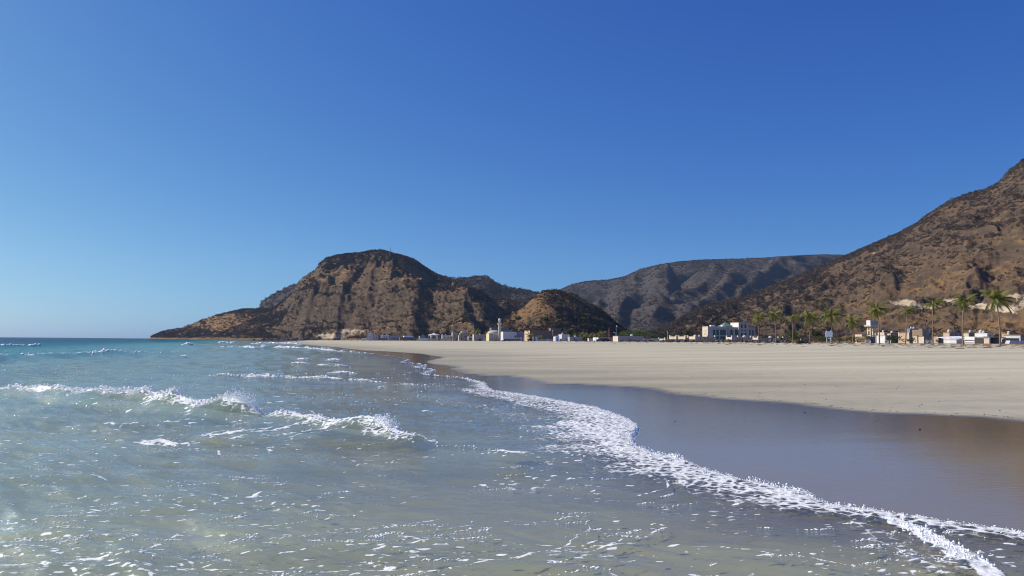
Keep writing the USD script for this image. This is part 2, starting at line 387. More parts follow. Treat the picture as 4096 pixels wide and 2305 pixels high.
breakers = [   # (photograph x, y of its foot, height), foam forward width, back width, front width
    ([(-500, 1542, .10), (0, 1566, .13), (141, 1576, .16), (283, 1590, .20), (454, 1610, .26), (580, 1620, .30), (707, 1645, .28), (833, 1660, .26), (934, 1668, .36), (995, 1675, .28), (1025, 1680, .09),
      (1085, 1687, .055), (1120, 1691, .17), (1186, 1700, .19), (1321, 1720, .19), (1438, 1735, .24), (1535, 1750, .27), (1597, 1768, .13), (1750, 1800, .07), (2073, 1842, .085), (2300, 1842, .07), (2440, 1836, .01)], .55, 1.0, .30),
    ([(-500, 1446, .3), (0, 1436, .40), (120, 1433, .26), (200, 1430, .44), (290, 1427, .30), (395, 1424, .5), (440, 1421, .46), (500, 1419, .28), (650, 1416, .2), (800, 1412, .06)], .55, 2.6, .8),
    ([(800, 1504, .04), (908, 1512, .15), (1009, 1511, .17), (1160, 1518, .14), (1300, 1525, .16), (1433, 1534, .14), (1608, 1549, .11), (1782, 1561, .06), (1940, 1569, .02)], .7, 1.3, .5),
    ([(860, 1392, .15), (950, 1395, .3), (1009, 1400, .5), (1110, 1398, .52), (1200, 1402, .45), (1316, 1411, .4), (1440, 1420, .2), (1500, 1424, .05)], 2.5, 3.5, 1.2),
    ([(1260, 1466, .05), (1300, 1467, .10), (1350, 1467, .12), (1410, 1469, .04)], .8, 1.2, .5),
    ([(1285, 1496, .04), (1340, 1494, .12), (1400, 1497, .09), (1440, 1500, .03)], .8, 1.2, .5),
    ([(1290, 1443, .05), (1330, 1443, .12), (1370, 1444, .05)], .9, 1.5, .6),
    ([(1180, 1440, .05), (1211, 1440, .13), (1240, 1441, .05)], .9, 1.4, .6),
    ([(1170, 1456, .05), (1201, 1457, .11), (1228, 1458, .05)], .9, 1.4, .6),
    ([(700, 1430, .03), (742, 1430, .14), (775, 1430, .03)], .6, 1.4, .6),
    ([(735, 1382, .1), (752, 1382, .5), (775, 1382, .1)], 1.2, 3., 1.2),
    ([(878, 1372, .2), (895, 1372, .6), (912, 1372, .2)], 1.6, 4., 1.5),
    ([(920, 1373, .2), (932, 1373, .5), (950, 1373, .2)], 1.6, 4., 1.5),
    ([(1010, 1377, .2), (1060, 1377, .55), (1120, 1378, .5), (1200, 1380, .3)], 2.5, 4., 1.5),
    ([(-200, 1384, .1), (120, 1384, .16), (140, 1384, .4), (160, 1384, .1)], 1., 3., 1.2),
    ([(300, 1490, .03), (700, 1487, .10), (800, 1486, .09), (1000, 1484, .02)], 0.0, 1.6, 1.0),
    ([(-200, 1492, .05), (100, 1488, .13), (330, 1484, .04)], 0.0, 1.8, 1.0),
    ([(200, 1705, .02), (500, 1700, .06), (900, 1690, .02)], 0.0, .9, .6),
    ([(-100, 1930, .02), (300, 1925, .05), (700, 1905, .03)], 0.0, .6, .4),
]
crests = []
for pts, fw, bw, fr in breakers:
    p = np.array(pts, float)
    # finer stations, so that the crest rises and falls unevenly
    t = np.linspace(0, len(p) - 1, (len(p) - 1) * 12 + 1)
    px_ = np.interp(t, np.arange(len(p)), p[:, 0]); py_ = np.interp(t, np.arange(len(p)), p[:, 1]); h_ = np.interp(t, np.arange(len(p)), p[:, 2])
    xy = on_plane(px_, py_)
    ln = Line(xy, step=lambda r: max(.04, r * .003))
    hh = h_[cKDTree(xy).query(ln.p)[1]]
    k = max(3, len(hh) // 40) | 1
    hh = np.convolve(np.pad(hh, k, mode='edge'), np.ones(k) / k, 'same')[k:-k]
    hh = hh * (1 + .45 * pn(ln.p[:, 0] * 1.3, ln.p[:, 1] * 1.3, 70))
    crests.append((ln, hh, fw, bw, fr))

def sea_z(x, y, s, grid=None):
    """Height of the water and the density of foam."""
    d = np.hypot(x, y)
    lim = np.maximum(.10, d * .012) if grid is None else grid
    wig = x + .35 * fbm(x / 2.3, y / 2.3, 2, 33), y + .35 * fbm(x / 2.1, y / 2.1, 2, 34)
    deep = np.interp(-s, [0, .6, 4, 12, 60], [0.0, .12, .5, .8, 1.3])
    group = (.6 + 1.3 * np.abs(fbm(x / 3.1, y / 2.2, 2, 50)) + .5 * fbm(x / 11, y / 11, 2, 52)) * (1 + sstep(25, 120, d) * .9)
    z = np.zeros_like(x)
    for k in range(NW):
        on = sstep(1.6, 3.2, _lam[k] / lim)
        if np.max(on) <= 0: continue
        ph = _kx[k] * wig[0] + _ky[k] * wig[1] + _ph[k]
        z += on * _amp[k] * (np.sin(ph) + .3 * np.cos(2 * ph))
    z *= deep * group
    foam = np.zeros_like(x)
    for ln, hh, fw, bw, fr in crests:
        lo, hi = ln.p.min(0) - 3 * max(bw, 1.5), ln.p.max(0) + 3 * max(bw, 1.5)
        sel = (x > lo[0]) & (x < hi[0]) & (y > lo[1]) & (y < hi[1])
        if not sel.any(): continue
        q, i = ln.near(x[sel], y[sel])
        # distance along the crest beyond its ends fades it
        end = np.minimum(i, len(ln.p) - 1 - i)
        h = hh[i] * (1.18 if fw == .55 and bw == 1.0 else 1.0) * sstep(-.5, 6, end.astype(float))
        q = -q + .18 * fbm(x[sel] / .8, y[sel] / .8, 3, 66) * min(1, bw)      # positive = away from the camera, ashore
        prof = np.where(q < 0, 1 / np.cosh(np.clip(q / (bw * .55), -20, 20)) ** 2, np.exp(-(np.clip(q, 0, 50) / (fr * .75)) ** 2))
        z[sel] = z[sel] * (1 - .4 * prof * (h > .05)) + h * prof
        if fw > 0:
            rag = .5 + 1.1 * fbm(x[sel] / .9, y[sel] / .9, 3, 77)
            fo = np.maximum(sstep(-.42 * fw - .25 * bw * rag, -.02, q), (.66 * sstep(-1.7 * fw * rag - .3, -.3 * fw, q)) if y[sel].max() < 60 else 0) * (1 - sstep(fw * .6, fw * 1.7, q)) * sstep(.055, .17, h * np.where(y[sel] > 60, .42, 1.0) + .12 * fbm(x[sel] / 1.7, y[sel] / 1.7, 2, 71)) * (1.0 + .35 * rag)
            foam[sel] = np.maximum(foam[sel], fo)
    return z, foam

# thin foam lying flat: (photograph points), half width, density
flat_foam = [([(560, 1768), (640, 1760), (690, 1772), (730, 1768)], .16, 1.0), ([(570, 1768), (640, 1782), (710, 1784)], .12, 1.0),
             ([(800, 1748), (900, 1742), (1000, 1738), (1120, 1728), (1300, 1716)], .13, .95), ([(860, 1735), (960, 1728), (1080, 1722)], .10, .9),
             ([(850, 1762), (1000, 1752), (1180, 1742), (1420, 1732)], .11, .85), ([(1050, 1765), (1250, 1752), (1480, 1742)], .09, .75), ([(930, 1778), (1100, 1768), (1250, 1764)], .05, .65),
             ([(760, 1715), (900, 1722), (1000, 1712)], .05, .6),
             ([(1900, 1565), (2050, 1600), (2250, 1640), (2420, 1690), (2500, 1740)], .9, .75),
             ([(1750, 1600), (1950, 1640), (2150, 1690), (2350, 1745)], .8, .56), ([(1600, 1640), (1850, 1690), (2100, 1740)], .6, .45),
             ([(2300, 1700), (2420, 1740), (2500, 1780), (2560, 1820)], .7, .9),
             ([(3540, 2085), (3594, 2115), (3680, 2150), (3740, 2180), (3838, 2232), (3925, 2280), (3965, 2315), (4010, 2380)], .15, 1.0),
             ([(3400, 2110), (3520, 2160), (3640, 2220), (3760, 2290)], .25, .62)]
FF = [(Line(on_plane(*np.array(p, float).T)), w, dn) for p, w, dn in flat_foam]

def foam_flat(x, y, s):
    f = np.zeros_like(x)
    d = np.hypot(x, y)
    wband = np.interp(y, [4, 7.5, 9, 12, 15.5, 18, 22, 27, 36, 60, 200], [.9, 1.0, 1.7, 2.3, 2.9, 2.6, 1.9, 1.1, .5, .45, 1.2])
    rag = 1 + 1.0 * fbm(x / 2.2, y / 1.4, 3, 90)
    t = np.clip(-s / (wband * np.clip(rag, .35, 2)), 0, 3)
    f = np.maximum(f, np.where(s < .3, np.maximum(1.15 * (1 - sstep(.0, .10, t)), .90 * (1 - sstep(.08, 1.25, t)) ** .75), 0))
    for ln, w, dn in FF:
        lo, hi = ln.p.min(0) - 3 * w, ln.p.max(0) + 3 * w
        sel = (x > lo[0]) & (x < hi[0]) & (y > lo[1]) & (y < hi[1])
        if not sel.any(): continue
        q = np.abs(ln(x[sel], y[sel])) * (1 + .9 * fbm(x[sel] / (w * 2.5), y[sel] / (w * 2.5), 3, 95))
        f[sel] = np.maximum(f[sel], dn * (1 - sstep(w * .35, w * 1.25, q)))
    return f

us = cols(-.68, .68, 1250, -2.6, 2.0, 70)
ds = rows(2.4, 60, .72, 9000, 330)
Dw, Uw = np.meshgrid(ds, us, indexing='ij')
Xw, Yw = Uw * Dw, Dw.copy()
Sw = SHORE(Xw, Yw)
near_shore = Sw < .6
Zsand = np.zeros_like(Xw)
xs, ys = Xw[near_shore], Yw[near_shore]
zz, _, _ = ground_z(xs, ys, Sw[near_shore])
row_gap = np.gradient(ds)[:, None] * np.ones_like(Xw)
zw, fo = sea_z(xs, ys, Sw[near_shore], np.minimum(np.maximum(.10, row_gap[near_shore] * .55), 3.0))
ff = foam_flat(xs, ys, Sw[near_shore])
fo = np.maximum(fo, ff)
ssel = Sw[near_shore]
rim = np.interp(-ssel, [-.6, -.02, .05, .25, 1.2, 4.0], [-.25, -.012, .030, .045, .028, 0.0])      # the swelling front of the swash
lump = sstep(.25, .9, fo) * (.004 + .055 * np.abs(fbm(xs / .26, ys / .26, 3, 120, .5))) * (1 - sstep(25, 60, np.hypot(xs, ys)))
zsea = np.maximum(zw, zz + .012) * sstep(0, .4, -ssel) + (1 - sstep(0, .4, -ssel)) * zz
zsea = zsea + rim * np.interp(ys, [5, 9, 14, 20, 40, 90], [.9, 1.3, 1.3, 1.2, 1.4, 1.8]) + lump
Zw = np.full_like(Xw, -.5); Zw[near_shore] = zsea
# rafts of bubbles drifting on the near water, drawn into the foam as soft-edged patches
rp = np.random.RandomState(77)
_nt = cKDTree(np.stack([xs, ys], 1))
def stamp(cx, cy, a, b, ang, val):
    for x0, y0, a_, b_, t_, v_ in zip(cx, cy, a, b, ang, val):
        i = np.array(_nt.query_ball_point((x0, y0), 1.3 * a_), int)
        if len(i) == 0: continue
        dx, dy = xs[i] - x0, ys[i] - y0
        p_, q_ = np.cos(t_) * dx + np.sin(t_) * dy, -np.sin(t_) * dx + np.cos(t_) * dy
        r_ = np.sqrt((p_ / a_) ** 2 + (q_ / b_) ** 2)
        fo[i] = np.maximum(fo[i], v_ * (1 - sstep(.45, 1.25, r_)))
n_ = 26000
py_ = 1 / rp.uniform(1 / 34, 1 / 5.2, n_); px_ = rp.uniform(-.72, .62, n_) * py_
g_ = fbm(px_ / 1.7, py_ / 1.0, 3, 230) + .55 * fbm(px_ / 5, py_ / 4, 2, 231)
ok = (SHORE(px_, py_) < -.5) & (rp.rand(n_) < np.clip(.10 + 1.5 * g_ + .12 * (px_ / py_ < 0), .02, 1))
px_, py_ = px_[ok], py_[ok]; n_ = len(px_)
a_ = (.016 + .080 * rp.rand(n_) ** 2.8) * np.clip(py_ / 9, .8, 2.2)
stamp(px_, py_, a_, a_ * rp.uniform(.28, .55, n_), .25 + .3 * rp.randn(n_), rp.uniform(.66, 1.0, n_))
for _ in range(70):
    y0 = 1 / rp.uniform(1 / 17, 1 / 5.3); x0 = rp.uniform(-.7, .5) * y0
    if SHORE(np.array([x0]), np.array([y0]))[0] > -1.0: continue
    m_ = rp.randint(10, 55); th = .20 + .18 * rp.randn() + np.cumsum(rp.randn(m_) * .12)
    st = .035 * max(1, y0 / 9)
    lx, ly = x0 + np.cumsum(np.cos(th)) * st, y0 + np.cumsum(np.sin(th)) * st
    w_ = (.005 + .015 * np.abs(np.sin(np.arange(m_) * .21 + rp.rand() * 6)) ** 3 + .008 * rp.rand(m_) ** 2) * max(1, y0 / 9)
    stamp(lx, ly, np.full(m_, st * 1.3), w_, th, rp.uniform(.60, 1.1, m_))
Fo = np.zeros_like(Xw); Fo[near_shore] = fo
Dp = np.zeros_like(Xw); Dp[near_shore] = np.clip(zsea - zz, 0, 20)
wq = grid_faces(*Xw.shape)
keep = near_shore.ravel()[wq].all(1)
wv = np.stack([Xw, Yw, Zw], -1).reshape(-1, 3)
ids, q = cut(wq, keep)
wn = normals(wv[ids], q)

water_mat = M('sea_water', {
    'g': ('geometry', {}), 'fo': ('attribute', {'attribute': 'foam'}), 'de': ('attribute', {'attribute': 'depth'}),
    # fine ripples
    'mp': ('mapping', {'scale': (1.0, 2.2, 1.0), 'rotation': (0, 0, .25)}),
    'n1': ('noise_texture', {'scale': 9.0, 'detail': 3.0, 'roughness': .55, 'distortion': .4}),
    'n0': ('noise_texture', {'scale': 1.1, 'detail': 4.0, 'roughness': .6, 'distortion': .3}),
    'hs': ('math', {'math_type': 'multiply_add', 'value2': 1.3}),
    'b': ('bump', {'strength': .9, 'distance': .04}),
    # body of the water
    'dc': ('rgb_ramp', {'ramp': [(0.0, (.39, .385, .235)), (.08, (.30, .355, .26)), (.2, (.10, .26, .26)), (.34, (.010, .12, .155)), (.6, (.003, .07, .115)), (1.0, (.002, .045, .10))]}),
    'dm': ('map_range', {'from_min': 0.0, 'from_max': 5.0, 'to_min': 0.0, 'to_max': 1.0, 'clamp': True}),
    'ex': ('math', {'math_type': 'multiply_add', 'value2': -1.0, 'value3': -.03}), 'ee': ('math', {'math_type': 'exponent'}),
    'op': ('math', {'math_type': 'subtract', 'value1': 1.0}),
    'tint': ('rgb_ramp', {'ramp': [(0.0, (.97, .97, .95)), (.08, (.80, .90, .86)), (.3, (.35, .70, .68)), (1.0, (.05, .35, .4))]}),
    'tr': ('transparent_bsdf', {}), 'df': ('diffuse_bsdf', {}),
    'body': ('mix_closure', {}),
    'gl': ('glossy_bsdf', {'color': (1, 1, 1), 'roughness': .04, 'distribution': 'ggx'}),
    'fr': ('fresnel', {'IOR': 1.333}), 'fm': ('math', {'math_type': 'minimum', 'value2': .46}), 'cap': ('map_range', {'from_min': .12, 'from_max': .45, 'to_min': .38, 'to_max': .20, 'clamp': True}),
    'wat': ('mix_closure', {}),
    # lace of foam
    'fmap': ('mapping', {'scale': (1.0, 1.0, 1.0)}),
    'fn': ('noise_texture', {'scale': 6.5, 'detail': 4.0, 'roughness': .56, 'distortion': .9}),
    'fv': ('voronoi_texture', {'feature': 'distance_to_edge', 'scale': 7.0}),
    'fvs': ('map_range', {'from_min': 0.0, 'from_max': .22, 'to_min': .22, 'to_max': -.06, 'clamp': True}),
    'fa': ('math', {'math_type': 'add'}),
    'th': ('math', {'math_type': 'add'}),
    'mask': ('map_range', {'range_type': 'smoothstep', 'from_min': 1.22, 'from_max': 1.50, 'to_min': 0.0, 'to_max': .93, 'clamp': True}),
    'has': ('math', {'math_type': 'greater_than', 'value2': .04}), 'mk': ('math', {'math_type': 'multiply'}),
    'fb': ('bump', {'strength': .7, 'distance': .03}),
    'fp': ('principled_bsdf', {'base_color': (.80, .80, .785), 'roughness': .5, 'specular_ior_level': .5}),
    'out': ('mix_closure', {})},
    [('g.position', 'mp.vector'), ('mp.vector', 'n1.vector'), ('mp.vector', 'n0.vector'), ('n0.fac', 'hs.value1'), ('n1.fac', 'hs.value3'), ('hs.value', 'b.height'),
     ('b.normal', 'gl.normal'),
     ('de.fac', 'dm.value'), ('dm.result', 'dc.fac'), ('dc.color', 'df.color'), ('dm.result', 'tint.fac'), ('tint.color', 'tr.color'),
     ('de.fac', 'ex.value1'), ('ex.value', 'ee.value1'), ('ee.value', 'op.value2'), ('op.value', 'body.fac'), ('tr.BSDF', 'body.closure1'), ('df.BSDF', 'body.closure2'),
     ('dm.result', 'cap.value'), ('cap.result', 'fm.value2'), ('fr.fac', 'fm.value1'), ('fm.value', 'wat.fac'), ('body.closure', 'wat.closure1'), ('gl.BSDF', 'wat.closure2'),
     ('g.position', 'fmap.vector'), ('fmap.vector', 'fn.vector'), ('fn.color', 'fv.vector'), ('g.position', 'fv.vector'), ('fv.distance', 'fvs.value'),
     ('fn.fac', 'fa.value1'), ('fvs.result', 'fa.value2'), ('fa.value', 'th.value1'), ('fo.fac', 'th.value2'), ('th.value', 'mask.value'),
     ('fo.fac', 'has.value1'), ('has.value', 'mk.value1'), ('mask.result', 'mk.value2'), ('mk.value', 'out.fac'),
     ('fn.fac', 'fb.height'), ('fb.normal', 'fp.normal'), ('wat.closure', 'out.closure1'), ('fp.BSDF', 'out.closure2')], surface='out.closure')
put('sea', wv[ids], q, water_mat, smooth=wn, prim={'foam': Fo.ravel()[ids], 'depth': Dp.ravel()[ids]}, kind='structure')
# ------------------------------------------------------------------ the hills
def hill_mat(name, ochre, brown, rock, scale, grass_hi=.62, con=1.0):
    return M(name, {
        'g': ('geometry', {}), 'pl': ('attribute', {'attribute': 'pale'}), 'gr': ('attribute', {'attribute': 'grass'}),
        'n1': ('noise_texture', {'scale': scale, 'detail': 8.0, 'roughness': .65}),
        'n2': ('noise_texture', {'scale': scale * 9, 'detail': 5.0, 'roughness': .7}),
        'ms': ('mapping', {'scale': (.12, .12, 1.0)}),
        'ns': ('noise_texture', {'scale': scale * 12, 'detail': 5.0, 'roughness': .65}),
        'add': ('math', {'math_type': 'add'}),
        'r1': ('rgb_ramp', {'ramp': [(.30, brown), (.48, np.array(brown) * .6 + np.array(ochre) * .4), (grass_hi, ochre)]}),
        'r2': ('rgb_ramp', {'ramp': [(.3, (1 - .4 * con, 1 - .4 * con, 1 - .38 * con)), (.5, (1, 1, 1)), (.72, (1 + .25 * con, 1 + .2 * con, 1 + .12 * con))]}),
        'mul': ('mix', {'mix_type': 'multiply', 'fac': 1.0}),
        'sep': ('separate_xyz', {}), 'st': ('map_range', {'from_min': .52, 'from_max': .80, 'to_min': .85, 'to_max': 0.0, 'clamp': True}),
        'rr': ('rgb_ramp', {'ramp': [(.3, np.array(rock) * .55), (.5, rock), (.7, np.array(rock) * 1.5)]}),
        'm1': ('mix', {'mix_type': 'mix'}),
        'pr': ('rgb_ramp', {'ramp': [(.3, (.20, .14, .09)), (.45, (.38, .30, .215)), (.65, (.47, .385, .285))]}),
        'pa': ('math', {'math_type': 'add'}), 'pm': ('map_range', {'from_min': .92, 'from_max': 1.06, 'clamp': True}),
        'm2': ('mix', {'mix_type': 'mix'}),
        'b': ('bump', {'strength': .7 * con, 'distance': 1.2}),
        'p': ('principled_bsdf', {'roughness': .95, 'specular_ior_level': .08})},
        [('g.position', 'n1.vector'), ('g.position', 'n2.vector'), ('g.position', 'ms.vector'), ('ms.vector', 'ns.vector'),
         ('n1.fac', 'add.value1'), ('gr.fac', 'add.value2'), ('add.value', 'r1.fac'), ('n2.fac', 'r2.fac'), ('r1.color', 'mul.color1'), ('r2.color', 'mul.color2'),
         ('g.true_normal', 'sep.vector'), ('sep.z', 'st.value'), ('st.result', 'm1.fac'), ('ns.fac', 'rr.fac'), ('mul.color', 'm1.color1'), ('rr.color', 'm1.color2'),
         ('pl.fac', 'pa.value1'), ('n2.fac', 'pa.value2'), ('pa.value', 'pm.value'), ('pm.result', 'm2.fac'), ('ns.fac', 'pr.fac'), ('m1.color', 'm2.color1'), ('pr.color', 'm2.color2'),
         ('m2.color', 'p.base_color'), ('n2.fac', 'b.height'), ('b.normal', 'p.normal')])

hm_near = hill_mat('dry_hillside', (.20, .118, .054), (.066, .048, .036), (.072, .053, .040), .035, .80)
hm_cliff = hill_mat('headland_rock', (.24, .142, .062), (.088, .060, .041), (.082, .059, .042), .03, .66)
hm_far = hill_mat('far_hillside', (.074, .058, .050), (.056, .046, .044), (.050, .043, .042), .012, .9, .35)

SC = {}                                             # name -> places where scrub grows
def hill(name, sky_px, base, ridge, prof, mat, step=4, nr=160, back=.6, z0=-2.0, gully=(0, 100, .5), fine=(1.5, 12), terrace=None, bumps=(), spurs=(), mid=None, calm=None, contrast=1.0, pale=(), grass=(),
         ridge_n=.0, seed=1, tail=None, dens=0):
    """Terrain whose skyline stands where the photograph has it. base, ridge: (photograph x, distance). prof: (share of the way up, share of the height)."""
    sky_px = np.array(sky_px, float)
    px = np.arange(sky_px[0, 0], sky_px[-1, 0] + .1, step)
    py = np.interp(px, sky_px[:, 0], sky_px[:, 1])
    u, e = ray(px, py)
    db, dr_ = np.interp(px, *np.array(base, float).T), np.interp(px, *np.array(ridge, float).T)
    t = np.concatenate([np.linspace(0, 1, nr), 1 + np.linspace(0, back, nr // 4 + 1)[1:]])
    T = t[:, None]
    wob = sstep(0, .25, T) * (1 - sstep(.75, 1, T))
    d = db + (dr_ - db) * T
    zr = EYE + e * dr_
    pp = np.array(prof, float)
    x, y = u * d, d * np.ones_like(u)
    pert = .10 * wob * fbm(x / (gully[1] * 1.3), y / (gully[1] * 1.3), 3, seed + 40)
    sh = np.interp(np.clip(T + pert, 0, 1), pp[:, 0], pp[:, 1])
    z = z0 + (zr - z0) * sh
    z = np.where(T > 1, z0 + (zr - z0) * (1 - (np.clip(T - 1, 0, 9) / back) ** 1.5), z)
    rugged = 1.0 if calm is None else .12 + .88 * sstep(calm[0], calm[1], px)
    if calm is not None:
        z = np.where(T <= 1, rugged * z + (1 - rugged) * (z0 + (zr - z0) * np.interp(T, [0, .03, .12, 1], [0, .02, .17, 1])), z)
    env = rugged * sstep(0.03, .3, T) * (1 - sstep(.82, 1.0, T)) * np.clip((zr - z0) / 60, 0, 1)
    if gully[0]:
        q = fbm(x / gully[1], y / (gully[1] * gully[3] if len(gully) > 3 else gully[1]), 4, seed, .52, ridged=True)
        z = z - env * gully[0] * (1 - q) * gully[2] * 2
    for (bx, by_t, rx, ry, h) in bumps:
        z = z + h * np.exp(-((px - bx) / rx) ** 2 - ((T - by_t) / ry) ** 2)
    if mid:
        z = z + env * mid[0] * (fbm(x / mid[1], y / (mid[1] * 1.4), 4, seed + 70, .55, ridged=True) - .45) * 1.6
    for (pt, pb, t0, t1, h, wl, wr) in spurs:
        q = px - (pt + (pb - pt) * (1 - T)) + wl * 1.0 * fbm(x / (gully[1] * .45), y / (gully[1] * .45), 4, seed + 60)
        prof_ = np.where(q < 0, np.exp(-(q / wl) ** 2), np.exp(-(q / wr) ** 2))
        z = z + h * (.55 + 1.1 * np.abs(fbm(x / gully[1], y / gully[1], 3, seed + 63))) * prof_ * sstep(t0, t0 + (t1 - t0) * .35, T) * (1 - sstep(t1 - (t1 - t0) * .4, t1, T))
    if terrace:
        stp, lo, hi, amt, tilt = terrace
        off = stp * (1.1 * fbm(x / 130, y / 130, 3, seed + 9) + .45 * fbm(x / 34, y / 34, 3, seed + 8)) + tilt * (x + .4 * y)
        zz = z - off
        lv = np.cumsum(stp * (.35 + 1.3 * np.random.RandomState(seed).rand(160) ** 1.5)) + np.min(zz) - 1
        k = np.clip(np.searchsorted(lv, zz) - 1, 0, 158); fr_ = np.clip((zz - lv[k]) / (lv[k + 1] - lv[k]), 0, 1)
        zt = lv[k] + (lv[k + 1] - lv[k]) * sstep(.18, .68, fr_) + off
        a = rugged * amt * sstep(lo - .05, lo + .05, T) * (1 - sstep(hi - .05, hi + .05, T)) * sstep(-.22, .30, fbm(x / 75, y / 75, 4, seed + 13, .6))
        z = z + (zt - z) * np.clip(a, 0, 1)
    z = z + fine[0] * (.35 + .65 * rugged) * fbm(x / fine[1], y / fine[1], 4, seed + 5, .6) * sstep(0, .05, T) * np.where(T > .97, .5, 1.0)
    top = EYE + e * d - .15
    z = np.where(T < .995, np.minimum(z, np.where(zr > 8, top + .5, 1e9)), z)
    v = np.stack([x, y, z], -1).reshape(-1, 3)
    q = grid_faces(len(t), len(px))
    _, ez = x, (z - EYE) / y
    # where things stand in the photograph, to place outcrops
    vpx = 2048 + FPX * (x / y) * cp ** 2 * 1.0
    pl = np.full(x.shape, -1.0); gr = np.zeros_like(x)
    PX = np.broadcast_to(px, x.shape)
    PY = 1365 + (PX - 2048) * ROLL - FPX * ez
    for (cx, cy, rx, ry, s_) in pale:
        pl = np.maximum(pl, s_ * np.exp(-((PX - cx) / rx) ** 2 - ((PY - cy) / ry) ** 2) + .25 * fbm(x / 25, y / 25, 3, 88))
    for (cx, cy, rx, ry, s_) in grass:
        gr = gr + s_ * np.exp(-((PX - cx) / rx) ** 2 - ((PY - cy) / ry) ** 2)
    put(name, v, q, mat, smooth=normals(v, q), prim={'pale': pl.ravel(), 'grass': gr.ravel()}, kind='structure')
    SC[name] = (x, y, z, PX, PY, T * np.ones_like(x), gr, pl)

hill('back_mountain', [(1900, 1330), (2050, 1255), (2140, 1200), (2243, 1159), (2285, 1138), (2349, 1127), (2435, 1121), (2499, 1108), (2563, 1078), (2627, 1063), (2712, 1049), (2798, 1042), (2926, 1037.5),
                       (3054, 1033), (3182, 1027), (3300, 1020), (3386, 1024), (3600, 1040), (3900, 1070)],
     [(1900, 1300), (2500, 1350), (3900, 1500)], [(1900, 2900), (3900, 3300)], [(0, 0), (.15, .10), (.5, .45), (.75, .78), (.92, .965), (1, 1)], hm_far, step=4, nr=230, back=.4,
     gully=(110, 520, .6), fine=(3.5, 80), seed=3, spurs=[(2640, 2260, .1, .98, 70, 110, 40), (2830, 2360, .05, .98, 75, 110, 40), (3040, 2500, .05, .9, 100, 130, 55), (3140, 2660, .0, .8, 85, 110, 55), (3250, 2780, .2, 1.0, 80, 120, 44), (3370, 2910, .3, 1.0, 70, 110, 40)], grass=[(2900, 1300, 250, 30, .10)])
hill('saddle_hill', [(1600, 1150), (1747, 1101), (1812, 1115), (1882, 1113), (1915, 1108), (1947, 1111), (1975, 1129), (1999, 1143), (2045, 1155), (2115, 1167), (2148, 1176), (2300, 1215), (2450, 1300)],
     [(1600, 1200), (2450, 1100)], [(1600, 2100), (2450, 1900)], [(0, 0), (.4, .4), (.8, .85), (1, 1)], hm_far, nr=90, back=.4, gully=(40, 260, .5), fine=(4, 40), seed=5)
hill('far_headland', [(1030, 1300), (1036, 1222), (1040, 1214), (1063, 1198.5), (1102, 1175), (1140, 1152), (1187, 1138), (1260, 1120), (1400, 1110)],
     [(1030, 1900), (1400, 1900)], [(1030, 2250), (1400, 2350)], [(0, 0), (.5, .6), (1, 1)], hm_far, nr=70, back=.5, gully=(20, 200, .5), fine=(3, 35), seed=6)
hill('headland_hill', [(560, 1359.5), (593, 1357.0), (616, 1342), (655, 1326.6), (733, 1311), (830, 1272), (888, 1257), (966, 1239), (1036, 1237), (1090, 1236), (1130, 1210), (1160, 1183), (1175, 1167), (1183, 1144), (1210, 1113),
                       (1257, 1086), (1276, 1059), (1307, 1035), (1354, 1022), (1432, 1014), (1500, 1004), (1524, 1001), (1561, 1010.5), (1598, 1024.5), (1649, 1038.5), (1696, 1069), (1743, 1099), (1789, 1113),
                       (1812, 1127), (1859, 1150), (1906, 1164), (1975, 1188), (2045, 1204), (2092, 1211), (2180, 1232), (2300, 1275), (2420, 1330)],
     [(560, 1700), (900, 1420), (1200, 1180), (1500, 1020), (1750, 880), (2050, 820), (2420, 900)], [(560, 1780), (900, 1640), (1100, 1580), (1300, 1500), (1560, 1480), (1800, 1420), (2420, 1300)],
     [(0, 0), (.10, .02), (.22, .10), (.30, .20), (.36, .42), (.44, .58), (.52, .68), (.75, .86), (.9, .955), (1, 1)], hm_cliff, step=3, nr=210, back=.5, gully=(36, 135, .6, 1.6), fine=(6.0, 15), seed=11,
     spurs=[(1330, 1190, .2, .70, 24, 60, 20), (1500, 1270, .18, .78, 36, 80, 30), (1600, 1400, .2, .6, 24, 55, 24), (1740, 1470, .18, .72, 34, 85, 30), (1780, 1600, .15, .55, 26, 70, 26), (1770, 1910, .05, .62, 34, 100, 30), (1640, 1740, .6, .98, 14, 120, 40), (1960, 1990, .1, .7, 12, 60, 30)],
     terrace=(13.0, .12, .56, .85, .02), mid=(10.0, 60), calm=(1010, 1170), bumps=[(1900, .42, 60, .18, 22), (1640, .35, 70, .12, 14), (1330, .35, 60, .12, 12)],
     pale=[(1330, 1345, 140, 16, .66), (1420, 1325, 100, 16, .55), (1752, 1119, 10, 6, .8), (2015, 1210, 18, 3, .8), (1490, 1130, 30, 4, .5), (1180, 1348, 60, 4, .55)],
     grass=[(1350, 1105, 120, 34, .36), (1640, 1115, 90, 24, .34), (850, 1290, 190, 42, .30), (1500, 1075, 120, 16, .12), (1950, 1260, 120, 40, .10), (1650, 1320, 200, 15, .08)])
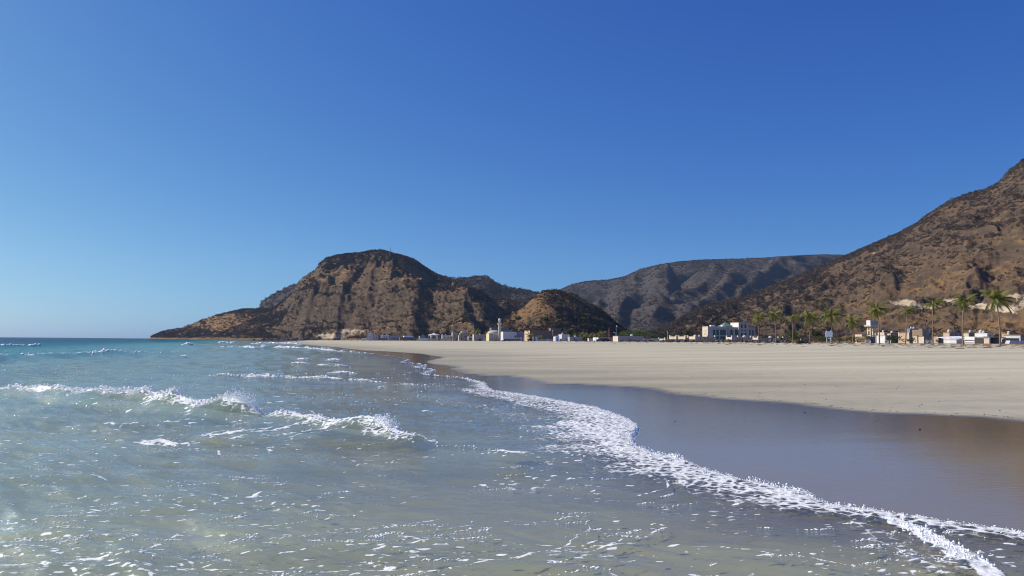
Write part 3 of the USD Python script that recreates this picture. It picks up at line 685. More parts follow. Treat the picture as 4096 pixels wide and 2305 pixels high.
hill('village_hill', [(1930, 1345), (1961, 1313), (2045, 1262), (2092, 1229), (2152, 1178), (2185, 1162), (2232, 1164), (2301, 1183), (2357, 1211), (2418, 1253), (2465, 1295), (2520, 1334), (2560, 1352)],
     [(1930, 620), (2200, 545), (2560, 600)], [(1930, 690), (2185, 700), (2560, 720)], [(0, 0), (.12, .05), (.3, .28), (.6, .66), (.85, .92), (1, 1)], hm_near, step=2, nr=150, back=.9, gully=(9, 42, .55), fine=(1.6, 7), seed=15,
     terrace=(4.0, .2, .8, .7, .25), mid=(3.0, 20), grass=[(2100, 1240, 60, 60, .34), (2180, 1220, 80, 60, .12), (2330, 1215, 60, 22, .25)], pale=[(2230, 1300, 60, 20, .30)])
hill('right_mountain', [(2540, 1350), (2584, 1334), (2627, 1321), (2670, 1304), (2755, 1257), (2819, 1223), (2926, 1198), (2990, 1183), (3075, 1151), (3139, 1129), (3225, 1091), (3300, 1057), (3386, 1023), (3475, 984), (3590, 936),
                        (3657, 900), (3717, 857), (3784, 812), (3861, 777), (3938, 760), (3993, 732), (4037, 683), (4096, 639), (4200, 570), (4400, 450), (4700, 330), (5200, 300), (5800, 380)],
     [(2540, 640), (2800, 580), (3100, 500), (3500, 400), (4096, 330), (4600, 290), (5800, 260)], [(2540, 900), (2900, 1150), (3300, 1180), (3700, 1080), (4096, 1000), (5800, 900)],
     [(0, 0), (.06, .012), (.2, .10), (.45, .33), (.7, .62), (.9, .9), (1, 1)], hm_near, step=4, nr=300, back=.4, gully=(30, 120, .55), fine=(3.6, 12), seed=23, spurs=[(3640, 3460, .45, .75, 9, 80, 30), (3860, 3560, .2, .55, 6, 90, 30), (4090, 3760, .25, .7, 8, 90, 34), (3300, 3080, .3, .8, 9, 110, 40)],
     terrace=(8.0, .22, .80, .75, .22), mid=(6.0, 40),
     pale=[(3610, 1212, 70, 16, .85), (3700, 1228, 80, 12, .85), (3800, 1205, 60, 14, .7), (3850, 1178, 60, 7, .40), (3930, 1225, 90, 15, .85), (4010, 1238, 70, 15, .85), (4050, 1185, 70, 9, .75), (4090, 1215, 60, 20, .75),
           (3880, 1160, 60, 4, .38), (4030, 1132, 20, 10, .45), (3495, 1012, 14, 8, .5), (3820, 920, 22, 14, .4), (2890, 1280, 12, 3, .6), (2838, 1233, 8, 9, .75), (2757, 1281, 12, 11, .55), (2700, 1306, 26, 4, .55), (4080, 1270, 40, 4, .5)],
     grass=[(3900, 1100, 190, 55, .26), (3650, 1160, 180, 60, .16), (4000, 1300, 220, 45, .22), (3450, 1260, 260, 50, .16), (4050, 960, 90, 36, .20), (3750, 1050, 120, 22, .12)], bumps=[(3560, .50, 40, .06, 9), (3130, .6, 30, .05, 6)])

# scrub: leafless grey-brown bushes and a few green ones, far too many to count
rs = np.random.RandomState(99)
def scrub_mat(name, col):
    c = np.array(col)
    return M(name, {'o': ('object_info', {}), 'r': ('rgb_ramp', {'ramp': [(0, c * .6), (.5, c), (1, c * 1.45)]}), 'd': ('principled_bsdf', {'roughness': 1.0, 'specular_ior_level': .0})},
             [('o.random', 'r.fac'), ('r.color', 'd.base_color')], surface='d.BSDF')
def scrub_proto(seed, n=26, flat=.8):
    """A loose tuft of twig-sized blades."""
    r = np.random.RandomState(seed)
    a = r.rand(n) * 6.28; h = .1 + .9 * r.rand(n); rad = .15 + .55 * np.sqrt(r.rand(n)) * np.sqrt(np.clip(1 - (h - .45) ** 2 * 2.4, .05, 1))
    c = np.stack([rad * np.cos(a), rad * np.sin(a), h * flat], 1)
    v = []
    for p in c:
        d = r.randn(3, 3); d /= np.linalg.norm(d, axis=1, keepdims=True)
        v.append(p + d * (.20 + .16 * r.rand(3, 1)))
    v = np.vstack(v)
    return v, np.arange(len(v)).reshape(-1, 3)
sm_grey, sm_brown, sm_green = scrub_mat('grey_scrub', (.088, .069, .058)), scrub_mat('brown_scrub', (.115, .078, .050)), scrub_mat('green_scrub', (.055, .082, .026))

def scatter(name, places, sizes, kinds, seed):
    """One PointInstancer of scrub standing on a hill."""
    r = np.random.RandomState(seed)
    pi_ = UsdGeom.PointInstancer.Define(stage, free('/World/' + name))
    paths = []
    for k, (mat, sd) in enumerate([(sm_grey, 1), (sm_grey, 2), (sm_brown, 3), (sm_green, 4)]):
        v, f = scrub_proto(sd)
        p = put('bush', v, f, mat, pi_)
        paths.append(p.GetPath())
    pi_.CreatePrototypesRel().SetTargets(paths)
    n = len(places)
    pi_.CreatePositionsAttr(Vt.Vec3fArray.FromNumpy(places.astype(np.float32)))
    pi_.CreateProtoIndicesAttr(Vt.IntArray.FromNumpy(kinds.astype(np.int32)))
    s_ = np.stack([sizes, sizes, sizes * (.7 + .5 * r.rand(n))], 1)
    pi_.CreateScalesAttr(Vt.Vec3fArray.FromNumpy(s_.astype(np.float32)))
    a = r.rand(n) * np.pi
    q = np.zeros((n, 4), np.float32); q[:, 2] = np.sin(a); q[:, 3] = np.cos(a)
    pi_.CreateOrientationsAttr(Vt.QuathArray([Gf.Quath(float(c), 0, 0, float(s)) for s, c in zip(q[:, 2], q[:, 3])]))
    tag(pi_, kind='stuff')

def grow(hname, name, n, smin, smax, green=.03, keep=None, tmin=.03, patch=60, heavy=0.0):
    x, y, z, PX, PY, T, gr, pl = SC[hname]
    nr_, nc = x.shape
    m_ = int((T[:, 0] <= 1.06).sum())
    area = np.abs(np.gradient(x, axis=1) * np.gradient(y, axis=0))[:m_ - 1, :nc - 1]
    N_ = normals(np.stack([x, y, z], -1).reshape(-1, 3), grid_faces(*x.shape))[:, 2].reshape(x.shape)
    NZ = (.30 + .70 * sstep(.55, .80, np.abs(N_)))[:m_ - 1, :nc - 1]
    clump = .5 + 1.5 * fbm(x / patch, y / patch, 4, 300, .6)[:m_ - 1, :nc - 1]
    wgt = area * np.clip(clump, .22, 1.2) * (T[:m_ - 1, :nc - 1] > tmin) * (1 - .86 * np.clip(gr[:m_ - 1, :nc - 1] / .22, 0, 1)) * (pl[:m_ - 1, :nc - 1] < .42) * NZ * (z[:m_ - 1, :nc - 1] > 3.0)
    wgt = wgt * np.where(T[:m_ - 1, :nc - 1] > .97, 1.3, 1.0) * (1 - heavy + heavy * 2 * T[:m_ - 1, :nc - 1])
    r = np.random.RandomState(len(name) * 7 + 1)
    k = r.choice(wgt.size, n, p=(wgt / wgt.sum()).ravel())
    i, j = k // (nc - 1), k % (nc - 1)
    a, b = r.rand(n), r.rand(n)
    def g(A): return (A[i, j] * (1 - a) + A[i + 1, j] * a) * (1 - b) + (A[i, j + 1] * (1 - a) + A[i + 1, j + 1] * a) * b
    pos = np.stack([g(x), g(y), g(z) - .25], 1)
    size = smin + (smax - smin) * r.rand(n) ** 2.2
    kinds = np.where(r.rand(n) < green, 3, np.where(r.rand(n) < .3, 2, r.randint(0, 2, n)))
    scatter(name, pos, size, kinds, len(name))

grow('right_mountain', 'mountain_scrub', 90000, 1.1, 3.3, .025, heavy=.7)
grow('headland_hill', 'headland_scrub', 46000, 1.4, 4.2, .02, heavy=.2)
grow('village_hill', 'hillock_scrub', 5000, .9, 2.6, .10, patch=25)
grow('back_mountain', 'far_scrub', 60000, 2.6, 5.2, .02, patch=200)
grow('saddle_hill', 'saddle_scrub', 5000, 4.0, 9.0, .03, patch=120)
grow('far_headland', 'far_headland_scrub', 1500, 4.0, 8.0, .03, patch=120)
# ------------------------------------------------------------------ the village: materials
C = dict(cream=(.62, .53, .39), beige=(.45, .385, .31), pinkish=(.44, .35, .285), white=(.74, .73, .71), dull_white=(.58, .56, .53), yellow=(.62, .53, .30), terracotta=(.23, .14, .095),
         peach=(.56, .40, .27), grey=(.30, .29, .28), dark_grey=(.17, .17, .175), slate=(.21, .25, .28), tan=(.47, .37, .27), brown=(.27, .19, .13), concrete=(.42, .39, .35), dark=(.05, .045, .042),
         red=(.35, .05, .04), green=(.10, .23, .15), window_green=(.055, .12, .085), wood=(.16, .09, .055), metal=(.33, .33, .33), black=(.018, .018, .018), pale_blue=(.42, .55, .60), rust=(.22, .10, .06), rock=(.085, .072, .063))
MAT = {k: plain('paint_' + k if k not in ('concrete', 'wood', 'metal', 'rock') else k + '_surface', v, var=.16 if k not in ('dark', 'black') else .05, scale=.9) for k, v in C.items()}
glass_mat = M('dark_glass', {'p': ('principled_bsdf', {'base_color': (.025, .03, .035), 'roughness': .12, 'specular_ior_level': .6})})

def gz(x, y):
    z, _, _ = ground_z(np.array([x]), np.array([y]))
    return float(z[0])

def VD(x):
    return float(np.interp(x, [1440, 1600, 1800, 1900, 2000, 2100, 2250, 2450, 2700, 3000, 3300, 3500, 3700, 3900, 4100], [830, 765, 640, 575, 515, 485, 455, 412, 402, 372, 322, 290, 262, 238, 226]))

class House:
    """A flat-roofed house from where its corner, its edges and its top stand in the photograph. Local x runs along the front, y goes back."""
    def __init__(s, name, label, cat, x0, x1, x2, yt, d, ang, wall, depth=None, parapet=.35, roofmat=None, group=None, zbase=None, lift=0.0):
        s.x1, s.ang = x1, math.radians(ang)
        s.P = np.array(at(x1, yt, d))
        s.r = np.array([math.cos(s.ang), math.sin(s.ang)]); s.b = np.array([-math.sin(s.ang), math.cos(s.ang)])
        s.g = gz(s.P[0], s.P[1]) + lift if zbase is None else zbase
        s.L = s.along(x2, s.r)
        s.M = s.along(x0, s.b) if x0 is not None and x0 < x1 else None
        if s.M is None or s.M < 1 or s.M > 40 or depth: s.M = depth or min(max(s.L * .7, 4), 12)
        s.H = s.P[2] - s.g
        s.t = thing(name, label, cat, (s.P[0], s.P[1], s.g), s.ang, group)
        MB().box(0, s.L, 0, s.M, -1.0 if lift == 0 else 0, s.H - (.3 if parapet else 0)).put('wall', MAT[wall], s.t)
        if parapet:
            q = MB(); e = .03; w = .22; z0, z1 = s.H - .3, s.H + parapet - .3
            q.box(-e, s.L + e, -e, w, z0, z1).box(-e, s.L + e, s.M - w, s.M + e, z0, z1).box(-e, w, w, s.M - w, z0, z1).box(s.L - w, s.L + e, w, s.M - w, z0, z1)
            q.put('parapet', MAT[roofmat or wall], s.t)
    def along(s, px, v):
        u = float(ray(px, 1360)[0])
        return (u * s.P[1] - s.P[0]) / (v[0] - u * v[1])
    def loc(s, px, py, v):
        k = s.along(px, v)
        y = s.P[1] + k * v[1]
        return k, EYE + float(ray(px, py)[1]) * y - s.g
    def window(s, xl, yt, xr, yb, left=False, mat='dull_white', pane=None, name='window', proud=.06):
        v = s.b if left else s.r
        a, z1 = s.loc(xl, yt, v); b_, z0 = s.loc(xr, yb, v)
        a, b_ = min(a, b_), max(a, b_); z0 = max(z0, .05)
        if z1 - z0 < .2 or b_ - a < .1: return
        w = min(.12, (b_ - a) * .2)
        def bx(q, u0, u1, k0, k1, zz0, zz1):
            return q.box(-k1, -k0, u0, u1, zz0, zz1) if left else q.box(u0, u1, -k1, -k0, zz0, zz1)
        q = MB()
        bx(q, a, b_, 0, proud, z1 - w, z1); bx(q, a, a + w, 0, proud, z0, z1 - w); bx(q, b_ - w, b_, 0, proud, z0, z1 - w)
        if name != 'door': bx(q, a - .05, b_ + .05, 0, proud + .05, z0 - .1, z0)
        f = q.put(name, MAT[mat], s.t)
        p = bx(MB(), a + w, b_ - w, 0.0, .02, z0, z1 - w)
        p.put('pane' if name == 'window' else 'leaf', pane if pane is not None else glass_mat, f)
    def door(s, *a, **k):
        k.setdefault('pane', MAT['wood']); k.setdefault('mat', 'brown')
        s.window(*a, name='door', **k)
    def arch(s, xl, yt, xr, yb, left=False, mat='brown', name='window'):
        """A round-headed opening: a dark pane under a moulded arch."""
        v = s.b if left else s.r
        a, z1 = s.loc(xl, yt, v); b_, z0 = s.loc(xr, yb, v)
        a, b_ = min(a, b_), max(a, b_); z0 = max(z0, .05)
        c, R = (a + b_) / 2, (b_ - a) / 2; zc = z1 - R
        th = np.linspace(0, np.pi, 9)
        out = [(b_, z0)] + [(c + R * math.cos(t), zc + R * math.sin(t)) for t in th] + [(a, z0)]
        inn = [(c + (x - c) * .78, (z - z0) * .9 + z0 if z > z0 else z) for x, z in out]
        def P3(pts, k): return [(-k, x, z) if left else (x, -k, z) for x, z in pts]
        n = len(out)
        vv = P3(out, .07) + P3(inn, .07) + P3(out, 0)
        fq = [(i, i + 1, n + i + 1, n + i) for i in range(n - 1)] + [(i + 1, i, 2 * n + i, 2 * n + i + 1) for i in range(n - 1)]
        f = put(name, vv, tri(np.array(fq)), MAT[mat], s.t)
        pv = P3(inn, .02) + P3([(c, z0 + .01)], .02)
        put('pane', pv, [(i, i + 1, n) for i in range(n - 1)], glass_mat, f)
    def box(s, name, mat, x0, x1, y0, y1, z0, z1, taper=0):
        return MB().box(x0, x1, y0, y1, z0, z1, taper).put(name, MAT[mat], s.t)
    def tank(s, fx, fy, r=.42, h=.62, mat='dull_white'):
        x, y, z = fx * s.L, fy * s.M, s.H - .3
        q = MB().lathe([(0, z + .25), (r, z + .25), (r, z + .25 + h), (r * .5, z + .45 + h), (.12, z + .55 + h), (0, z + .55 + h)], x, y, 10)
        q.box(x - r * .8, x + r * .8, y - r * .8, y + r * .8, z, z + .25)
        q.put('water_tank', MAT[mat], s.t)
    def merlons(s, mat):
        q = MB()
        for (x, y) in ((0, 0), (s.L - .6, 0), (0, s.M - .6), (s.L - .6, s.M - .6)):
            q = MB().box(x - .05, x + .65, y - .05, y + .65, s.H + .05, s.H + .75, .1)
            q.put('merlon', MAT[mat], s.t)

# ------------------------------------------------------------------ left part of the village, below the headland
h = House('house', 'low grey beach house at the far left end of the village', 'house', 1442, 1446, 1467, 1352.5, VD(1442), 9, 'dull_white')
h = House('house', 'tall narrow pale tower-like house above low walls at the left end', 'house', 1464, 1470, 1491, 1333.5, VD(1468), 9, 'dull_white', depth=9); h.tank(.5, .4); h.window(1477, 1345, 1481, 1351)
h = House('house', 'long pale flat-roofed house joined to the right of the tower-like one', 'house', 1490, 1491, 1513, 1341, VD(1480), 9, 'beige'); h.window(1495, 1347, 1499, 1353); h.window(1504, 1347, 1508, 1353); h.tank(.4, .5)
h = House('house', 'dark low stone house in front of the white-topped block', 'house', 1510, 1511, 1547, 1352.5, VD(1500) - 14, 9, 'brown'); h.door(1516, 1355, 1520, 1363)
h = House('house', 'white block with bright upright piers behind the dark low house', 'house', 1511, 1522, 1556, 1341, VD(1520), 9, 'white', depth=8); h.window(1534, 1345, 1539, 1351); h.window(1545, 1345, 1549, 1351); h.tank(.2, .4); h.tank(.75, .5)
h = House('house', 'grey flat house in shade left of the long white roof', 'house', 1556, 1559, 1597, 1343, VD(1555), 9, 'grey'); h.window(1566, 1348, 1571, 1354); h.window(1582, 1348, 1587, 1354); h.door(1574, 1352, 1578, 1362)
h = House('house', 'low brown house with a long white roof and a red edge below', 'house', 1596, 1599, 1661, 1349, VD(1610), 9, 'brown'); h.window(1608, 1352, 1613, 1357); h.window(1630, 1352, 1636, 1357); h.door(1645, 1352, 1650, 1362)
h.box('roof', 'white', h.L * .25, h.L * .9, .8, h.M - 1, h.H - .25, h.H + 1.3, .7); h.box('awning', 'red', h.L * .22, h.L * .75, -.9, .0, h.H - .55, h.H - .38)
h = House('house', 'low pale garden wall house just left of the tent', 'house', 1675, 1680, 1702, 1345, VD(1690) + 20, 9, 'slate'); h.tank(.6, .5)

# concrete embankment with a ramp
d_ = VD(1730) - 36
pts = [(1655, 1367), (1683, 1353), (1704, 1352.5), (1708, 1356), (1800, 1359), (1816, 1362), (1816, 1368)]
o = np.array(at(1655, 1367, d_)); t = thing('embankment', 'sloping concrete embankment and ramp on the sand below the tent', 'embankment', (o[0], o[1], gz(o[0], o[1])))
fr_ = [np.array(at(a, b_, d_)) - [o[0], o[1], gz(o[0], o[1])] for a, b_ in pts]
fr_ = [np.array([p[0], p[1], max(p[2], -1.0)]) for p in fr_]; fr_[0][2] = fr_[-1][2] = -1.2
n = len(fr_); vv = fr_ + [p + [0, 26, 0] for p in fr_]
ff_ = [(i, i + 1, n + i + 1, n + i) for i in range(n - 1)]
put('slope', vv, np.vstack([tri(np.array(ff_))[:, ::-1], [(0, i + 1, i) for i in range(1, n - 1)]]), plain('pale_concrete', (.50, .45, .37)), t)
MB().box(fr_[3][0], fr_[4][0], .2, .6, fr_[4][2] - .4, fr_[3][2] + .25).put('kerb', MAT['concrete'], t)

# tent
d_ = VD(1736)
o = np.array(at(1736, 1355, d_)); g_ = gz(o[0], o[1]); zt = at(1736, 1331.5, d_)[2] - g_; ze = at(1736, 1340, d_)[2] - g_; zb = at(1736, 1355, d_)[2] - g_ - 1.5
R = 22.5 / 3200 * d_
t = thing('tent', 'open white tent with a peaked scalloped canopy above the embankment', 'tent', (o[0], o[1], g_))
th = np.arange(24) / 24 * 2 * np.pi
ring = lambda f, z, w: [(R * f * (1 + w * math.cos(6 * a)) * math.cos(a), R * f * (1 + w * math.cos(6 * a)) * math.sin(a), z + (ze - zt) * .0 + .12 * R * w * math.cos(6 * a)) for a in th]
rings = [ring(.02, zt, 0), ring(.12, zt - .25 * (zt - ze), 0), ring(.45, zt - .62 * (zt - ze), .05), ring(.95, ze, .1), ring(.97, ze - .35, .1)]
i = np.arange(4)[:, None] * 24 + np.arange(24); j = np.arange(4)[:, None] * 24 + (np.arange(24) + 1) % 24
put('canopy', np.vstack(rings), np.stack([i, i + 24, j + 24, j], -1).reshape(-1, 4), MAT['dull_white'], t)
MB().tube([(0, 0, zb), (0, 0, zt + .5)], [.14, .08], 6).put('mast', MAT['metal'], t)
for k in range(6):
    a = k * math.pi / 3
    MB().tube([(R * .98 * math.cos(a), R * .98 * math.sin(a), zb), (R * 1.0 * math.cos(a), R * 1.0 * math.sin(a), ze)], .13, 6).put('pole', MAT['dull_white'], t)
    c, s_ = math.cos(a), math.sin(a); w = R * .17
    put('curtain', [(R * c - w * s_, R * s_ + w * c, ze), (R * c + w * s_, R * s_ - w * c, ze), (R * c + .15 * s_, R * s_ - .15 * c, zb), (R * c - .15 * s_, R * s_ + .15 * c, zb)], [(0, 1, 2, 3)], MAT['white'], t)

h = House('house', 'large pale house with corner turrets right of the tent', 'house', 1766, 1769, 1811, 1341, VD(1780), 9, 'beige'); h.window(1776, 1347, 1781, 1353); h.window(1790, 1347, 1795, 1353); h.merlons('dull_white'); h.tank(.35, .5)
h = House('house', 'grey upper house with a white water tank behind the turreted one', 'house', 1806, 1810, 1830, 1331, VD(1810) + 12, 9, 'beige'); h.tank(.1, .3); h.window(1816, 1340, 1821, 1347); h.door(1823, 1353, 1827, 1362)
h = House('house', 'pinkish two-step house with a red awning left of the low palms', 'house', 1838, 1842, 1872, 1331.5, VD(1850) + 10, 10, 'pinkish', depth=9); h.box('roof_room', 'dull_white', h.L * .15, h.L * .62, 2, 6, h.H - .3, h.H + 1.4); h.box('awning', 'red', h.L * .45, h.L * .85, -1.6, 0, h.H * .48, h.H * .55); h.window(1846, 1343, 1852, 1351)
h = House('house', 'low house front with a dark doorway under the red awning', 'house', 1832, 1836, 1852, 1341, VD(1850) - 12, 10, 'pinkish', depth=6); h.door(1843, 1351, 1849, 1359)
h = House('gatehouse', 'small white arched gatehouse between the awning house and beige wall', 'gatehouse', 1871, 1873, 1890, 1346, VD(1880) - 8, 10, 'dull_white', depth=3); h.arch(1877, 1350, 1886, 1360)
h = House('house', 'plain long beige house with two arched openings left of the mosque', 'house', 1890, 1896, 1958, 1338.5, VD(1920), 10, 'tan', depth=9); h.arch(1935, 1349, 1944, 1356); h.arch(1948, 1349, 1955, 1356); h.tank(.45, .6); h.box('bin_store', 'dark', h.L * .31, h.L * .43, -1.6, -.1, 0, 1.5); h.box('fence', 'dull_white', h.L * .60, h.L * .83, -2.4, -2.3, 0, 2.2)

# ------------------------------------------------------------------ the mosque
d_ = VD(1975)
h = House('mosque', 'yellow mosque with pilastered wall, grey dome and slender domed minaret', 'mosque', 1953, 1956, 1994, 1334.5, d_, 10, 'yellow', depth=13)
for k, f in enumerate((0.0, .16, .39, .55, .80, .96)):
    h.box('pilaster', 'cream', h.L * f, h.L * f + .75, -.45, -.005, 0, h.H + .15)
c = h.L * .98, 8.5
zd = at(1985, 1320.5, d_)[2] - h.g; Rd = 4.6
prof = [(Rd, h.H - .2), (Rd, h.H + .3)] + [(Rd * math.cos(a), h.H + .3 + (zd - h.H - .3) * math.sin(a)) for a in np.linspace(.05, 1.55, 9)] + [(0, zd)]
MB().lathe(prof, c[0] - 1.6, c[1], 22).put('dome', MAT['concrete'], h.t, smooth=True)
ml, mz = h.loc(1997, 1362, h.r)
zz = lambda y: at(1997, y, d_)[2] - h.g
w = .85
mn = MB().box(ml - w, ml + w, -1.9, -.2, -1, zz(1300.5)).put('minaret', MAT['cream'], h.t)
MB().box(ml - w - .28, ml + w + .28, -2.18, .08, zz(1300.5), zz(1293.8)).put('balcony', MAT['cream'], mn)
lan = MB()
for a in range(6):
    lan.tube([(ml + .55 * math.cos(a * 1.047), -1.05 + .55 * math.sin(a * 1.047), zz(1293.8)), (ml + .55 * math.cos(a * 1.047), -1.05 + .55 * math.sin(a * 1.047), zz(1285))], .12, 6)
lan.put('lantern_column', MAT['cream'], mn)
z0 = zz(1285.5); r_ = .95
MB().lathe([(0, z0 - .1), (.8, z0 - .1), (.8, z0 + .1), (.74, z0 + .25)] + [(r_ * math.cos(a), z0 + .95 + .95 * math.sin(a)) for a in np.linspace(-.6, 1.5, 8)] + [(.06, zz(1276)), (0, zz(1275))], ml, -1.05, 14).put('cap', MAT['white'], mn, smooth=True)
h.box('air_conditioner', 'black', ml + .95, ml + 1.5, -1.4, -.4, zz(1350), zz(1345.5))

h = House('house', 'dark grey house behind the minaret with a dark window', 'house', 1963, 1966, 2036, 1311.5, VD(1990) + 60, 10, 'dark_grey', depth=10); h.window(1973, 1322, 1980, 1328); h.window(2008, 1321, 2020, 1327)
h = House('house', 'big plain white house with one brown window right of the minaret', 'house', 2003, 2012.5, 2067, 1327.5, VD(2030) - 6, 10, 'dull_white', depth=9); h.window(2057.5, 1341.5, 2066, 1351, pane=MAT['wood']); h.box('ledge', 'concrete', h.L * .12, h.L * .32, -.06, 0, h.H * .66, h.H * .69)
h2 = House('house_wing', 'set-back bluish white wing right of the big white house', 'house', 2066, 2067, 2098, 1330, VD(2030) + 1, 10, 'concrete', depth=7)
# terrace in front
d_ = VD(2030) - 22
o = np.array(at(2016, 1365, d_)); t = thing('terrace', 'low dark terrace with a pale railing before the white house', 'terrace', (o[0], o[1], gz(o[0], o[1])), math.radians(8))
L = 67 / 3200 * d_
MB().box(0, L, 0, 4, -.6, 1.15).put('wall', MAT['dark_grey'], t)
for k in range(9):
    MB().box(k * L / 8 - .1, k * L / 8 + .1, -.06, .14, 1.15, 2.2).put('post', MAT['dull_white'], t)
for z0 in (1.6, 2.2):
    MB().box(-.1, L + .1, -.03, .11, z0, z0 + .12).put('rail', MAT['dull_white'], t)
MB().box(-1.5, L * .25, -2.2, -.05, -.5, .45).put('step', MAT['dark'], t)
for k, x in enumerate((2085, 2093)):
    o = at(x, 1363, d_); gzz = gz(o[0], o[1])
    t = thing('gate_post', ('slim white gate post by the terrace end', 'white gate post nearer the terracotta building')[k], 'post', (o[0], o[1], gzz))
    MB().box(-.22, .22, -.22, .22, -.3, 2.0).put('shaft', MAT['dull_white'], t); MB().box(-.28, .28, -.28, .28, 2.0, 2.2, .1).put('cap', MAT['dull_white'], t)

h = House('warehouse', 'big brown windowless building with a bright peach left end', 'warehouse', 2098, 2120, 2266, 1322.5, VD(2150) + 6, 13, 'terracotta', depth=None)
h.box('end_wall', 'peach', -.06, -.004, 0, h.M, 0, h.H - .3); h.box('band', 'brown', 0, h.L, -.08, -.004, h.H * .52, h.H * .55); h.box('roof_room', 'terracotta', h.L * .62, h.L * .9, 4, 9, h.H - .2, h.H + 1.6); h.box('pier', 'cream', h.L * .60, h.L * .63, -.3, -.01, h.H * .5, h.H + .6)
for k, (x, yy) in enumerate(((2133, 1350), (2145, 1350))):
    o = at(x, 1363, VD(2133) - 14); t = thing('gate_pillar', ('white gate pillar left of the compound gate', 'white gate pillar right of the compound gate')[k], 'pillar', (o[0], o[1], gz(o[0], o[1])))
    MB().box(-.45, .45, -.45, .45, -.3, 2.2).put('shaft', MAT['dull_white'], t); MB().box(-.55, .55, -.55, .55, 2.2, 2.45).put('cap', MAT['white'], t)
o = at(2147, 1363, VD(2150) - 14); t = thing('boundary_wall', 'low grey boundary wall before the brown windowless building', 'wall', (o[0], o[1], gz(o[0], o[1])), math.radians(6))
L = 66 / 3200 * VD(2150)
MB().box(0, L, 0, .25, -.5, 1.0).put('panel', MAT['concrete'], t)
MB().box(-.05, L + .05, -.05, .3, 1.0, 1.1).put('coping', MAT['dull_white'], t)

# middle houses
h = House('house', 'two-pillared small white house front with a gap between pillars', 'house', 2215, 2222, 2236, 1347, VD(2230) - 8, 12, 'dull_white', depth=5); h.box('pillar', 'white', -.2, .8, -.5, 0, 0, h.H + .5); h.box('pillar', 'white', h.L - .9, h.L, -.5, 0, 0, h.H + .4); h.door(2226, 1350, 2230, 1361)
h = House('house', 'tall white cube house with a cream window and roof dish', 'house', 2241, 2247.5, 2278, 1338.5, VD(2250) - 4, 12, 'dull_white', depth=7); h.window(2256, 1347, 2265, 1355, pane=MAT['cream']); h.tank(.3, .5, .5, .8); h.box('buttress', 'white', h.L * .82, h.L, -.4, 0, 0, h.H * .98)
h = House('house', 'low pale house with small dark windows right of the white cube', 'house', 2277, 2279, 2329, 1348, VD(2290), 12, 'beige', depth=7); h.window(2285, 1351, 2290, 1355); h.window(2303, 1354, 2308, 1359); h.door(2296, 1353, 2300, 1362); h.tank(.55, .4, .7, .5)
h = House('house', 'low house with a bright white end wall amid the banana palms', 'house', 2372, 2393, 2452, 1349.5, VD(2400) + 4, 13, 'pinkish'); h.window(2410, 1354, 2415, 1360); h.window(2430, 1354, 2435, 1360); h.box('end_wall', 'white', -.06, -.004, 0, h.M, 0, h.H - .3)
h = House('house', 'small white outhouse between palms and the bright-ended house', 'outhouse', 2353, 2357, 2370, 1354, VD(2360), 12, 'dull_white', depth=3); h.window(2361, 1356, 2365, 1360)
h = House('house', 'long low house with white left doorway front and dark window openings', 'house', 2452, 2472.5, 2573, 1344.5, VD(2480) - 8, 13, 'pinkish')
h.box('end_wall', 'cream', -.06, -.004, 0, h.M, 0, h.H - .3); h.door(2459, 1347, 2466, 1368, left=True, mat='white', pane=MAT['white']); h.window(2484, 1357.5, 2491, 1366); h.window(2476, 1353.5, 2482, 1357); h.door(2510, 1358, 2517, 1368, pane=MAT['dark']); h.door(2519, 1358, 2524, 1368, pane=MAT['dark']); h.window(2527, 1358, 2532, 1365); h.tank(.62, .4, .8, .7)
h = House('house', 'long low grey house with a thin red roof line behind rubble', 'house', 2573, 2574, 2612, 1352, VD(2580) + 10, 12, 'concrete', depth=6, roofmat='red')
o = at(2608, 1367, VD(2620)); t = thing('boundary_wall', 'plain grey compound wall left of the battlemented houses', 'wall', (o[0], o[1], gz(o[0], o[1])), math.radians(10)); MB().box(0, 7, 0, .3, -.5, 1.6).put('panel', MAT['concrete'], t); MB().box(-.05, 7.05, -.05, .35, 1.6, 1.72).put('coping', MAT['dull_white'], t)
h = House('gatehouse', 'little cream wall with corner battlements left of the flagpole', 'gatehouse', 2634, 2661, 2664, 1356, VD(2650) - 3, 25, 'cream'); h.merlons('cream')

# row of cream bungalows before the hotel
def bungalow(label, x0, x1, x2, yt, d, doors, wins):
    h = House('bungalow', label, 'bungalow', x0, x1, x2, yt, d, 25 if x2 - x1 < 20 else 17, 'tan', depth=None)
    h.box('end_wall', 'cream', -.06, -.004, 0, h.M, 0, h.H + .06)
    h.merlons('cream')
    n = max(2, int((x1 - x0) / 9))
    for k in range(n):
        xa = x0 + (x1 - x0) * (k + .35) / n
        h.window(xa, 1357, xa + 2.6, 1361.5, left=True, mat='cream', pane=MAT['brown'])
    for xx in wins: h.window(xx, 1354, xx + 6, 1359, mat='brown')
    for xx in doors: h.door(xx, 1353, xx + 3, 1363)
    return h
bungalow('cream bungalow with horned corners, first right of the flagpole', 2677, 2705, 2712, 1347, 402, [], [])
bungalow('cream bungalow with horned corners, second right of the flagpole', 2711, 2741, 2748, 1347, 400, [2743], [])
h = bungalow('long cream bungalow, third right of the flagpole, with brown shaded front', 2748, 2781, 2864, 1347, 394, [2800, 2832], [2816, 2845]); h.tank(.15, .4, .8, .7); h.tank(.4, .5, .5, .7)
h = bungalow('cream bungalow standing before the right half of the hotel', 2904, 2928, 3007, 1349, 380, [2969], [2945, 2957, 2990]); h.tank(.75, .4, .8, .7); h.tank(.45, .5, .4, .6)
h = bungalow('cream bungalow at the foot of the first two tall palms', 3011, 3032, 3136, 1352, 366, [3070], [3045, 3058, 3085, 3100]); h.tank(.55, .4, .7, .7)

